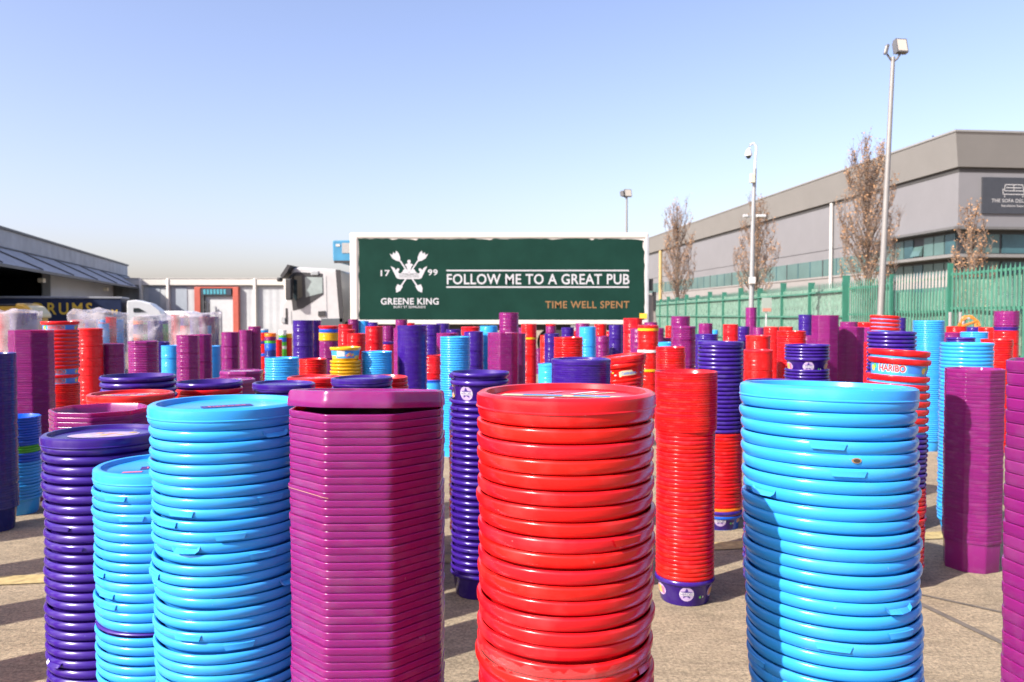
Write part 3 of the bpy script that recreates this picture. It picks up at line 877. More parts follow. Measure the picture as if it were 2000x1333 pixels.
# ------------------------------------------------------------------ articulated lorry in navy, far left
def artic():
    D, TH = 46.0, R(17)
    g = gz(-25, D)
    x0 = P(238, 600, D).x
    def X(u):                                   # distance along the trailer side that shows at pixel column u
        a = (u - 1000) / F
        return (a * D - x0) / (math.cos(TH) - a * math.sin(TH))
    Z = lambda v: P(1000, v, D).z - g
    t = thing('curtain_sided_lorry', (x0, D, g), 'navy curtain sided lorry with yellow lettering by the dark dock', 'lorry', rz=TH)
    NAVY = simple('navy curtain', (.014, .022, .055), .5, var=.25, scale=1.5, spec=.2)
    YL = simple('ochre lettering', (.62, .40, .03), .5, var=.1)
    TW = simple('white tractor paint', (.56, .57, .58), .3, var=.05)
    mb = MB(); mb.box(-13.4, -.02, 0, 2.5, 1.0, Z(583.5)); cb = mb.build('curtain_body', NAVY, t, .03)
    mb = MB(); mb.box(-13.45, .02, -.04, 2.54, Z(584), Z(580)); mb.build('roof_rail', simple('grey rail', (.24, .25, .27), .5), t, .02)
    mb = MB(); text_flat(mb, 'DRUMS', X(66), X(181), Z(615), Z(592), -.012, 0, .02, 1.3); text_flat(mb, '.COM', X(186), X(230), Z(614.5), Z(605), -.012, 0, .015, 1.05)
    mb.build('lettering', YL, cb)
    mb = MB(); mb.box(-13, 3, .4, 2.1, .6, .95); mb.build('chassis', BLACK_PL, t)
    mb = MB(); mb.prism([(.25, Z(588)), (.75, Z(586)), (1.5, Z(593)), (2.0, Z(607)), (2.15, Z(616)), (2.25, .4), (.25, .4)], .05, 2.45); cab = mb.build('tractor_cab', TW, t, .06)
    mb = MB(); mb.prism([(.6, Z(602)), (.9, Z(602)), (1.25, Z(609)), (.6, Z(610))], .02, .1); mb.build('side_window', GLASS_D, cab)
    mb = MB(); mb.prism([(.6, Z(619)), (1.9, Z(617)), (2.1, Z(630)), (.6, Z(636))], .02, .1); mb.build('door_window', GLASS_D, cab)
    for xc in (-11.5, -10.2, -1.6, 1.5):
        mb = MB(); mb.tube([(xc, .1, .5), (xc, .45, .5)], .5, 20); mb.build('wheel', RUBBER, t)
artic()

# ------------------------------------------------------------------ yellow loading machine and vans behind
def loader():
    D = 33.0
    g = gz(-20, D)
    X = lambda u: P(u, 600, D).x
    Z = lambda v: P(1000, v, D).z
    t = thing('yellow_loader', (X(45), D + .9, g), 'yellow wheeled loading machine in front of the navy lorry', 'loader')
    inv = Matrix.Translation(-t.location)
    YP = simple('loader yellow', (.58, .34, .03), .4, var=.15)
    def part(name, mb, mats, parent=t, bevel=0):
        mb.v = [tuple(inv @ Vector(p)) for p in mb.v]
        return mb.build(name, mats, parent, bevel)
    mb = MB(); mb.box(X(-60), X(44), D + .2, D + .6, Z(609), Z(598)); part('boom', mb, YP, bevel=.04)
    mb = MB(); mb.box(X(-60), X(46), D + .18, D + .62, Z(598), Z(594)); part('boom_cover', mb, BLACK_PL, bevel=.02)
    mb = MB(); mb.prism([(X(28), Z(592)), (X(44), Z(594)), (X(56), Z(602)), (X(62), Z(618)), (X(66), g + .6), (X(28), g + .6)], D, D + 1.2); part('engine_cover', mb, YP, bevel=.1)
    mb = MB(); mb.prism([(X(46), Z(596)), (X(57), Z(600)), (X(68), Z(613)), (X(70), Z(622)), (X(60), Z(622))], D + .1, D + 1.2); part('rear_cowl', mb, simple('pale cream cowl', (.60, .52, .30), .4), bevel=.08)
    mb = MB(); mb.box(X(-50), X(40), D, D + 1.2, g + .5, Z(610)); part('chassis', mb, YP, bevel=.05)
    for uc in (-30, 40):
        for yy in (D - .2, D + 1.1):
            mb = MB(); mb.tube([(X(uc), yy, g + .55), (X(uc), yy + .35, g + .55)], .55, 20); part('wheel', mb, RUBBER)
loader()

def van(u0, u1, vtop, D, label, long_nose=True):
    g = gz((u0 - 1000) / F * D, D)
    X = lambda u: P(u, 600, D).x
    Z = lambda v: P(1000, v, D).z
    t = thing('white_van', ((X(u0) + X(u1)) / 2, D + .9, g), label, 'van', 'white vans parked at the dock')
    inv = Matrix.Translation(-t.location)
    w = X(u1) - X(u0); x0 = X(u0); zt = Z(vtop)
    VP = simple('white van paint', (.78, .78, .77), .25, var=.03)
    pr = [(x0, g + .35), (x0, zt - .18), (x0 + .08 * w, zt - .05), (x0 + .2 * w, zt), (x0 + .6 * w, zt), (x0 + .74 * w, zt - .10), (x0 + .86 * w, (zt + g) / 2 + .25), (x0 + .98 * w, (zt + g) / 2 + .05), (x0 + w, g + .35)]
    mb = MB(); mb.prism(pr, D, D + 1.9); mb.v = [tuple(inv @ Vector(p)) for p in mb.v]; mb.build('body', VP, t, .06)
    mb = MB(); mb.prism([(x0 + .62 * w, zt - .25), (x0 + .72 * w, zt - .28), (x0 + .82 * w, (zt + g) / 2 + .3), (x0 + .62 * w, (zt + g) / 2 + .3)], D - .015, D + .02); mb.v = [tuple(inv @ Vector(p)) for p in mb.v]; mb.build('side_window', GLASS_D, t)
    for f in (.18, .8):
        for yy in (D - .02, D + 1.7):
            mb = MB(); mb.tube([(x0 + f * w, yy, g + .34), (x0 + f * w, yy + .22, g + .34)], .34, 18); mb.v = [tuple(inv @ Vector(p)) for p in mb.v]; mb.build('wheel', RUBBER, t)
van(303, 392, 608, 48, 'low white van behind the wrapped pallets beside the dock door')
van(640, 760, 541, 29.5, 'tall white van hidden between the white cab and green box')

# ------------------------------------------------------------------ warehouses
def corrugate(name, rgb, scale=26.0, axis=0, rough=.5, var=.06, horizontal=False):
    """profiled metal cladding"""
    m, nt, b = mat_base(name)
    L = nt.links.new
    tc = nt.nodes.new('ShaderNodeTexCoord')
    sx = nt.nodes.new('ShaderNodeSeparateXYZ'); L(tc.outputs['Object'], sx.inputs[0])
    w = nt.nodes.new('ShaderNodeMath'); w.operation = 'MULTIPLY'; w.inputs[1].default_value = scale
    L(sx.outputs[2 if horizontal else axis], w.inputs[0])
    si = nt.nodes.new('ShaderNodeMath'); si.operation = 'SINE'; L(w.outputs[0], si.inputs[0])
    nz = nt.nodes.new('ShaderNodeTexNoise'); nz.inputs['Scale'].default_value = .35; nz.inputs['Detail'].default_value = 8; nz.inputs['Roughness'].default_value = .7
    L(tc.outputs['Object'], nz.inputs['Vector'])
    mr = nt.nodes.new('ShaderNodeMapRange'); mr.inputs[1].default_value = .3; mr.inputs[2].default_value = .7; mr.inputs[3].default_value = 1 - var * 2; mr.inputs[4].default_value = 1 + var
    L(nz.outputs[0], mr.inputs[0])
    mx = nt.nodes.new('ShaderNodeMix'); mx.data_type = 'RGBA'; mx.blend_type = 'MULTIPLY'; mx.inputs[0].default_value = 1; mx.inputs[6].default_value = (*rgb, 1)
    L(mr.outputs[0], mx.inputs[7]); L(mx.outputs[2], b.inputs['Base Color'])
    b.inputs['Roughness'].default_value = rough
    bp = nt.nodes.new('ShaderNodeBump'); bp.inputs['Strength'].default_value = .35; bp.inputs['Distance'].default_value = .03
    L(si.outputs[0], bp.inputs['Height']); L(bp.outputs[0], b.inputs['Normal'])
    return m

def oriented(name, label, cat, origin, ang):
    t = thing(name, origin, label, cat)
    t.rotation_euler = (0, 0, ang)
    return t

def right_warehouse():
    # local x runs along the long facade (away from the camera), local y = into the building (to the right), z up
    C = P(1868, 600, 50.0); g = gz(20, 50)
    dirA = Vector((-.103, 1, 0)).normalized()
    ang = math.atan2(dirA.y, dirA.x)
    t = oriented('office_warehouse', 'long grey clad warehouse with green glazing behind the green fence', 'warehouse', (C.x, C.y, g), ang)
    zz = lambda v: P(1868, v, 50).z - g
    L_, W_ = 78.0, -40.0                     # local +y points left, so the building lies at negative y
    WALL = corrugate('lilac grey cladding', (.160, .159, .166), .9, horizontal=True, var=.04)
    PAR = simple('warm grey fascia', (.19, .188, .182), .5, var=.06, scale=.4)
    PALE = simple('pale render', (.20, .192, .186), .8, var=.08, scale=.5)
    DARK = simple('dark frame metal', (.03, .034, .036), .4)
    GREENG = simple('green tinted glazing', (.07, .125, .12), .1, var=.3, scale=.25)
    GREEND = simple('deep green glazing', (.035, .085, .10), .06, var=.5, scale=.3)
    SOFFIT_SHADOW = simple('painted soffit shadow', (.045, .044, .043), .7)
    mb = MB(); mb.box(0, L_, W_, 0, zz(447), zz(322)); mb.build('cladding_wall', WALL, t)
    mb = MB(); mb.box(8, L_, W_, -.01, 0, 4.55); mb.build('lower_wall', PALE, t)
    # leaning parapet: wider at the top
    o0, o1 = .20, .85
    a, b_ = zz(327), zz(264)
    mb = MB()
    vs_ = [(-o0, o0, a), (L_, o0, a), (L_, W_, a), (-o0, W_, a), (-o1, o1, b_), (L_, o1, b_), (L_, W_, b_), (-o1, W_, b_)]
    mb.add(vs_, [(0, 1, 5, 4), (1, 2, 6, 5), (2, 3, 7, 6), (3, 0, 4, 7), (4, 5, 6, 7), (3, 2, 1, 0)], 0); mb.build('parapet', PAR, t)
    mb = MB(); mb.box(-o1 - .05, L_, W_, o1 + .05, b_, b_ + .12); mb.build('parapet_capping', simple('capping', (.20, .20, .195), .5), t)
    mb = MB(); mb.box(-.02, L_, W_, .02, a - .30, a); mb.build('painted_eaves_shadow', SOFFIT_SHADOW, t)  # dark strip paints the shadow lying under the parapet
    # long strip of green windows
    z0, z1 = 4.56, 5.98
    n = 30; x = 8.2; k = 0
    while x < L_ - 2 and k < n:
        wd = 2.25
        mb = MB(); mb.box(x, x + wd - .12, -.3, .02, z0 + .04, z1); w = mb.build('strip_window', GREENG, t)
        mb = MB(); mb.box(x + wd - .12, x + wd, -.3, .05, z0 + .04, z1); mb.build('mullion', DARK if k % 3 == 0 else GREEND, w)
        x += wd; k += 1
    mb = MB(); mb.box(8, L_, -.3, .06, z0 - .12, z0 + .03); mb.build('sill_band', PALE, t)
    mb = MB(); mb.box(8, L_, -.5, -.02, z1, z1 + .75); mb.build('spandrel', WALL, t)
    # glazed corner block near the camera, two rows with a shelf between
    zs, zt, zb = zz(500), zz(448), 1.0
    mb = MB(); mb.box(.06, 8, W_, -.06, 0, zt); mb.build('glazed_core', DARK, t)
    for i in range(7):
        x0 = .25 + i * 1.1
        for r_, (za, zc_) in enumerate(((zs + .18, zt - .25), (1.5, zs - .35))):
            mb = MB()
            if r_ == 0 and i == 3:
                mb.add([(x0, .04, za + .05), (x0 + .95, .04, za + .05), (x0 + .95, -.02, zc_ - .5), (x0, -.02, zc_ - .5), (x0, .30, za + .05), (x0 + .95, .30, za + .05)], [(4, 5, 2, 3), (0, 4, 3), (1, 2, 5), (0, 1, 5, 4)], 0)
            else: mb.box(x0, x0 + .98, -.3, .0, za, zc_)
            mb.build('corner_window', GREENG if (i + r_) % 4 else GREEND, t)
    for i in range(14):
        y0 = -.6 - i * 2.4
        for r_, (za, zc_) in enumerate(((zs + .18, zt - .30), (1.5, zs - .35))):
            mb = MB(); mb.box(0, .4, y0 - 2.2, y0, za, zc_); mb.build('front_window', GREEND if i % 3 else GREENG, t)
    mb = MB(); mb.box(-.9, 8.3, W_, .9, zs - .14, zs + .06); mb.build('canopy_shelf', simple('grey shelf', (.16, .16, .155), .5), t)
    mb = MB(); mb.box(-.75, 9.5, W_, .75, zt - .06, zt + .10); mb.build('eyebrow_canopy', simple('dark canopy', (.10, .10, .10), .5), t)
    # downpipes
    mb = MB(); mb.tube([(15.5, .18, a - .1), (15.5, .18, 0)], .14, 10); mb.build('downpipe', WHITE_PAINT, t)
    mb = MB(); mb.tube([(64, .2, a - .1), (64, .2, 0)], .22, 10); mb.build('downpipe', simple('ochre downpipe', (.34, .25, .10), .6), t)
    # sign board on the front wall: x = -.08 is in front of the front face, sign runs along -y
    D0 = 50.2
    yy = lambda u: -(P(u, 600, D0).x - P(1868, 600, D0).x)
    SB = simple('charcoal sign board', (.035, .038, .045), .4)
    mb = MB(); mb.box(-.12, 0, yy(2046), yy(1915), zz(417), zz(346)); sb = mb.build('sign_board', SB, t)
    SL = simple('white sign lettering', (.34, .34, .34), .5)
    mb = MB()
    def onsign(pts2, off=0.0):
        mb.add([(-.126 - off, yy(u), zz(v)) for u, v in pts2], [tuple(range(len(pts2)))], 0)
    def ln(u0, v0, u1, v1, w=1.2):
        dx, dy = u1 - u0, v1 - v0; l = math.hypot(dx, dy); nx, ny = -dy / l * w / 2, dx / l * w / 2
        onsign([(u0 + nx, v0 + ny), (u1 + nx, v1 + ny), (u1 - nx, v1 - ny), (u0 - nx, v0 - ny)])
    for q in (((1962, 360), (1998, 360)), ((1998, 360), (2001, 371)), ((1962, 360), (1960, 371)), ((1957, 368), (1958, 379)), ((1958, 379), (2001, 379)), ((2001, 379), (2003, 368)), ((1960, 372), (2001, 372)), ((1964, 366), (1996, 366)), ((1961, 381), (1961, 385)), ((1999, 381), (1999, 385)), ((1980, 361), (1980, 371))):
        ln(*q[0], *q[1], 1.6)
    mb.build('sofa_emblem', SL, sb)
    for body_, u0, u1, v0, v1, nm in (('THE SOFA DELIVERY', 1934, 2028, 388, 395, 'sign_lettering'), ('Installation Experts', 1955, 2007, 399, 405, 'sign_lettering')):
        v, f, _ = text_polys(body_, .01, 1.05)
        mb = MB(); mb.add([(-.126, yy(u0 + p[0] * (u1 - u0)), zz(v1 + p[1] * (v0 - v1))) for p in v], f, 0); mb.build(nm, SL, sb)
    return t
right_warehouse()

def left_warehouse():
    A, Bp = P(249, 520, 85), P(0, 447, 48)
    g = gz(-40, 80)
    dirv = (Vector((Bp.x, Bp.y, 0)) - Vector((A.x, A.y, 0)))
    Ln = dirv.length; ang = math.atan2(dirv.y, dirv.x)
    t = oriented('dock_warehouse', 'dark grey loading warehouse with long strutted canopy and open bay', 'warehouse', (A.x, A.y, g), ang)
    # local x from the far corner towards the camera, local +y = ... to the yard side
    side = 1 if Vector((-math.sin(ang), math.cos(ang))).dot(Vector((1, 0))) > 0 else -1
    H_ = A.z - g
    zz = lambda v: P(249, v, 85).z - g
    CLAD = corrugate('blue grey cladding', (.30, .315, .35), 4.0, axis=0, var=.16)
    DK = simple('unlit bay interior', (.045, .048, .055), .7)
    PAN = corrugate('grey bay panel', (.48, .50, .52), 3.0, axis=0, var=.06)
    TR = simple('dark grey steel', (.06, .062, .066), .5)
    EX = Ln + 30
    zf = zz(553)
    mb = MB(); mb.box(0, EX, -30 * side, 0, zf, H_); mb.build('fascia_wall', CLAD, t)
    mb = MB(); mb.box(-.15, EX, -30 * side, .12 * side, H_, H_ + .14); mb.build('roof_capping', TR, t)
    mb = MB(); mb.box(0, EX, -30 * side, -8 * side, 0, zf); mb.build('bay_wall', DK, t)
    mb = MB(); mb.box(7.0, 28.0, -.6 * side, -.05 * side, 0, zf); mb.build('bay_panel', PAN, t)
    mb = MB(); mb.box(0, 1.0, -8 * side, -.05 * side, 0, zf); mb.build('corner_pier', PAN, t)
    # sloping canopy sheet and struts
    out = 2.1 * side
    za, zb = zz(541), zz(566)
    mb = MB(); mb.add([(-.5, .05 * side, za), (EX, .05 * side, za), (EX, out, zb), (-.5, out, zb), (-.5, .05 * side, za - .12), (EX, .05 * side, za - .12), (EX, out, zb - .12), (-.5, out, zb - .12)],
           [(0, 1, 2, 3), (7, 6, 5, 4), (3, 2, 6, 7), (0, 3, 7, 4), (1, 5, 6, 2)], 0); mb.build('canopy', simple('canopy sheet', (.40, .40, .41), .85, var=.2, spec=.1), t)
    mb = MB(); mb.box(-.6, EX, out - .05, out + .08 * side, zb - .14, zb + .03); mb.build('canopy_gutter', TR, t)
    zt = zz(541)
    mb = MB(); mb.tube([(0, out * .06, zt), (EX, out * .06, zt)], .06, 6); mb.build('canopy_tie', TR, t)
    nst = 9
    for i in range(nst):
        x0 = 2 + i * (EX - 4) / nst
        mb = MB(); mb.tube([(x0 + 4.5, .1 * side, zt), (x0, out, zb + .1)], .045, 6); mb.build('canopy_strut', TR, t)
    for x0 in (14, 33):
        mb = MB(); mb.box(x0, x0 + .6, out * .3, out * .3 + .35 * side, zb - .55, zb - .25); mb.build('flood_lamp', simple('lamp lens', (.80, .72, .55), .3), t, .04)
left_warehouse()

def back_warehouse():
    D = 80.0
    g = gz(-40, D)
    X = lambda u: P(u, 600, D).x
    Z = lambda v: P(1000, v, D).z
    t = thing('grey_warehouse', (X(400), D, g), 'pale grey metal warehouse with red framed dock door behind the wrapped pallets', 'warehouse')
    inv = Matrix.Translation(-t.location)
    def part(name, mb, mats, parent=t, bevel=0):
        mb.v = [tuple(inv @ Vector(p)) for p in mb.v]
        return mb.build(name, mats, parent, bevel)
    WL = corrugate('pale blue grey sheeting', (.37, .385, .40), 9.0, axis=0, var=.10)
    FA = simple('cream grey gutter fascia', (.46, .445, .41), .5, var=.08)
    RED = simple('rust red frame', (.36, .075, .05), .5, var=.15)
    mb = MB(); mb.box(X(120), X(760), D, D + 30, g, Z(546)); part('wall', mb, WL)
    mb = MB(); mb.box(X(120), X(760), D - .35, D + .0, Z(558), Z(545)); part('gutter_fascia', mb, FA, bevel=.05)
    mb = MB(); mb.box(X(120), X(760), D - .4, D + .3, Z(545), Z(543.6)); part('roof_capping', mb, simple('roof capping', (.34, .33, .31), .6))
    for u in (278, 331, 387, 500, 560):
        if u == 387: continue
        mb = MB(); mb.box(X(u - 2.6), X(u + 2.6), D - .45, D - .003, g, Z(545)); part('downpipe', mb, simple('cream downpipe', (.60, .57, .52), .5), bevel=.05)
    WALL_SHADE = simple('painted wall shade', (.25, .28, .32), .5, var=.08)  # cooler, darker grey paints the shaded vertical stripes of the wall
    for u0, u1 in ((291, 313), (344, 366)):
        mb = MB(); mb.box(X(u0), X(u1), D - .05, D - .002, g, Z(560)); part('painted_shade_stripe', mb, WALL_SHADE)
    # dock door
    for u0, u1 in ((383.5, 395), (458, 469)):
        mb = MB(); mb.box(X(u0), X(u1), D - .5, D - .003, g, Z(561)); part('dock_frame', mb, RED, bevel=.03)
    mb = MB(); mb.box(X(395), X(458), D - .5, D - .003, Z(563.5), Z(561)); part('dock_frame', mb, RED)
    mb = MB(); mb.box(X(395), X(402), D - .45, D - .003, g, Z(564)); part('dock_seal', mb, BLACK_PL)
    mb = MB(); mb.box(X(397), X(455), D - .46, D - .05, Z(577), Z(564)); sb = part('dock_shutter_box', mb, simple('dark teal box', (.02, .03, .05), .5))
    TL = simple('teal stripes', (.05, .26, .32), .5, var=.2)
    for i in range(7):
        u = 401 + i * 6.5
        mb = MB(); mb.prism([(X(u), Z(566)), (X(u + 4), Z(565.5)), (X(u + 4.6), Z(575)), (X(u + .6), Z(575.5))], D - .49, D - .465); mb.v = [tuple(inv @ Vector(p)) for p in mb.v]; mb.build('stripe_panel', TL, sb)
    mb = MB(); mb.box(X(402), X(458), D - .1, D - .004, g, Z(577)); part('dock_door', mb, simple('dock door sheet', (.42, .43, .44), .5, var=.08))
    mb = MB()
    for u in (404, 409, 414): mb.tube([(X(u), D - .8, Z(640)), (X(u), D - .8, Z(583 + (u - 404)))], .06, 6)
    for v in (590, 605, 620): mb.tube([(X(404), D - .8, Z(v)), (X(414), D - .8, Z(v + 3))], .05, 6)
    part('ladder', mb, TR_STEEL)
TR_STEEL = simple('dark steel tube', (.07, .07, .075), .5)
back_warehouse()

# ------------------------------------------------------------------ green palisade fence
def fence():
    gtop = 2.42
    FG = simple('green fence paint', (.045, .165, .115), .55, var=.2, scale=2)
    FGD = simple('dark green post paint', (.022, .125, .085), .55, var=.2)
    NET = clear_film('green debris netting', (.145, .255, .195), .95)
    NET.node_tree.nodes['Principled BSDF'].inputs['Roughness'].default_value = .85
    BARE = simple('bare pales', (.34, .31, .29), .6, .1, var=.15)
    t = thing('palisade_fence', (10.1, 40, gz(10, 40)), 'green steel palisade fence backed with green netting along the yard', 'fence')
    inv = Matrix.Translation(-t.location)
    fx = lambda y: 9.72 + .008 * (y - 15)
    bay = 2.75
    y = 9.5; k = 0
    while y < 62:
        g = gz(10, y)
        bare = 16.0 < y < 19.0
        x0, x1 = fx(y), fx(y + bay)
        zt = 1.97
        mb = MB()
        n = 18
        for i in range(n):
            yy = y + .09 + i * (bay - .1) / n
            xx = fx(yy)
            w = .034
            z0, z1 = g + .05, zt - .13
            mb.add([(xx - .012, yy, z0), (xx + .012, yy + w, z0), (xx - .012, yy + 2 * w, z0), (xx - .012, yy, z1), (xx + .012, yy + w, z1 + .03), (xx - .012, yy + 2 * w, z1), (xx - .006, yy + w, zt + .0)],
                   [(0, 1, 4, 3), (1, 2, 5, 4), (3, 4, 6), (4, 5, 6), (0, 3, 5, 2), (3, 6, 5)], 0)
            if bare:
                z0 = zt - .40
                mb.add([(xx - .014, yy - .002, z0), (xx + .010, yy + w, z0), (xx - .014, yy + 2 * w + .002, z0), (xx - .014, yy - .002, z1), (xx + .010, yy + w, z1 + .03), (xx - .014, yy + 2 * w + .002, z1), (xx - .008, yy + w, zt + .003)],
                       [(0, 1, 4, 3), (1, 2, 5, 4), (3, 4, 6), (4, 5, 6), (0, 3, 5, 2), (3, 6, 5)], 1)
        for zr in (.35, 1.30, 2.05):
            rx = min(x0, x1) - (.125 if y > 23 else -.02)
            mb.box(rx, rx + .05, y, y + bay, g + zr, g + zr + .05, 0)
        mb.v = [tuple(inv @ Vector(p)) for p in mb.v]
        mb.build('palisade_panel', [FG, BARE], t)
        mb = MB(); mb.box(x0 - (.15 if y > 23 else .05), x0 + .05, y - .03, y + .03, g, zt + (.12 if k % 2 else .02)); mb.v = [tuple(inv @ Vector(p)) for p in mb.v]; mb.build('fence_post', FGD, t)
        # netting, a little slack
        mb = MB(); rows, cols = 5, 7
        vs_ = []
        for r_ in range(rows):
            for c_ in range(cols):
                sag = .05 * math.sin(math.pi * c_ / (cols - 1)) + random.uniform(-.015, .015)
                top = (zt - (.42 if bare else .16)) - (.05 * math.sin(math.pi * c_ / (cols - 1)) + random.uniform(0, .03))
                vs_.append((x0 + (-.06 + sag * .25 if y > 23 else .09 + sag) + .008 * bay * c_ / (cols - 1), y + bay * c_ / (cols - 1), g + .1 + (top - g - .1) * r_ / (rows - 1)))
        mb.add(vs_, [(a * cols + b_, a * cols + b_ + 1, (a + 1) * cols + b_ + 1, (a + 1) * cols + b_) for a in range(rows - 1) for b_ in range(cols - 1)], 0, True)
        mb.v = [tuple(inv @ Vector(p)) for p in mb.v]
        mb.build('netting', NET, t)
        y += bay; k += 1
fence()

# ------------------------------------------------------------------ poles
def lamp_pole(u, vbase, vtop, d, lean, label, heads):
    b = P(u, vbase, d); top = P(u, vtop, d).z
    g = gz(b.x, d)
    t = thing('floodlight_pole', (b.x, d, g), label, 'floodlight')
    hgt = top - g
    POLE = simple('grey galvanised pole', (.20, .195, .19), .5, .2, var=.1)
    mb = MB(); mb.tube([(0, 0, 0), (lean * hgt * .5, 0, hgt * .5), (lean * hgt, 0, hgt)], [.085, .07, .05], 14); mb.build('pole', POLE, t)
    mb = MB(); mb.box(-.15, .15, -.15, .15, 0, .03); mb.build('base_plate', POLE, t)
    LENS = simple('floodlight glass', (.42, .39, .34), .15, var=.05)
    HOUS = simple('floodlight housing', (.10, .10, .105), .4)
    tx = lean * hgt
    for (dx, dz, face, ang, w, h) in heads:
        mb = MB(); mb.tube([(tx, 0, hgt - .12), (tx + dx * .5, -.02, hgt - .05), (tx + dx, -.03, hgt + dz - h * .45)], .025, 8); mb.build('bracket', HOUS, t)
        mb = MB()
        c, s_ = math.cos(ang), math.sin(ang)
        mb.box(-w / 2, w / 2, -.05, .08 if w > .15 else .0, -h / 2, h / 2)
        for i in range(5 if w > .15 else 0): mb.box(-w / 2 + .02 + i * w / 5, -w / 2 + .03 + i * w / 5, .08, .15, -h / 2 + .03, h / 2 - .03)
        M = Matrix.Translation((tx + dx, -.03, hgt + dz)) @ Matrix.Rotation(face, 4, 'Z') @ Matrix.Rotation(ang, 4, 'X')
        mb.v = [tuple(M @ Vector(p)) for p in mb.v]
        hd = mb.build('lamp_head', HOUS, t)
        mb = MB(); mb.box(-w / 2 + .03, w / 2 - .03, -.056, -.0505, -h / 2 + .03, h / 2 - .03); mb.v = [tuple(M @ Vector(p)) for p in mb.v]; mb.build('lens', LENS, hd)
lamp_pole(1716, 615, 112, 20.0, .034, 'tall grey floodlight pole inside the fence with lamp head against sky',
          [(.18, .26, .15, -.25, .30, .36), (-.16, .17, -1.35, -.25, .10, .24)])
lamp_pole(1223, 615, 384, 45.0, .0, 'distant thin floodlight pole rising behind the lorry roof',
          [(.06, .18, .3, -.2, .42, .42), (-.22, .15, 1.3, -.2, .3, .3)])

def cctv():
    d = 23.4
    b = P(1466, 615, d); g = gz(b.x, d)
    t = thing('camera_pole', (b.x, d, g), 'white hooked security camera pole with cabinet and floodlight bars', 'camera pole')
    Z = lambda v: P(1466, v, d).z - g
    px = d / F
    GP = simple('grey painted pole', (.25, .255, .26), .45, .2, var=.1)
    WP = simple('white camera paint', (.5, .49, .47), .35)
    mb = MB(); mb.tube([(0, 0, 0), (3 * px, 0, Z(420)), (5.5 * px, 0, Z(330))], [.085, .06, .05], 12); mb.build('pole', GP, t)
    mb = MB(); mb.tube([(5.5 * px, 0, Z(332)), (6.5 * px, 0, Z(305)), (8 * px, 0, Z(295)), (7.5 * px, 0, Z(286)), (3 * px, 0, Z(280)), (-4 * px, 0, Z(283)), (-6 * px, 0, Z(290)), (-6 * px, 0, Z(297))], .032, 10); mb.build('gooseneck', WP, t)
    mb = MB(); v, f = lathe_np([(0, .17), (.05, .17), (.07, .12), (.10, .02), (.10, -.03), (.0, -.04)], ROUND_LOW); mb.add([(p[0] - 7 * px, p[1], p[2] + Z(303)) for p in v], f, 0, True); cm = mb.build('camera_housing', WP, t)
    mb = MB(); v, f = lathe_np([(.075, 0), (.06, -.06), (.03, -.08), (0, -.085)], ROUND_LOW); mb.add([(p[0] - 7 * px, p[1], p[2] + Z(303) - .03) for p in v], f, 0, True); mb.build('dome', GLASS_D, cm)
    mb = MB(); mb.box(-6 * px, 4 * px, -.16, -.04, Z(359), Z(341)); mb.build('cabinet', simple('cream cabinet', (.42, .40, .33), .5), t, .02)
    mb = MB(); mb.box(-16 * px, 24 * px, -.02, .02, Z(425), Z(422.5)); mb.build('cross_bar', GP, t)
    for a, b_ in ((-17, -9), (8, 26)):
        mb = MB(); mb.box(a * px, b_ * px, -.12, .02, Z(425), Z(420)); mb.build('infrared_lamp', simple('lamp grey', (.40, .41, .42), .4), t, .01)
    mb = MB(); mb.box(-6 * px, 6 * px, -.18, -.06, Z(555), Z(542)); mb.build('junction_box', WP, t, .015)
    mb = MB(); mb.box(-.15, .15, -.15, .15, 0, .03); mb.build('base_plate', GP, t)
cctv()

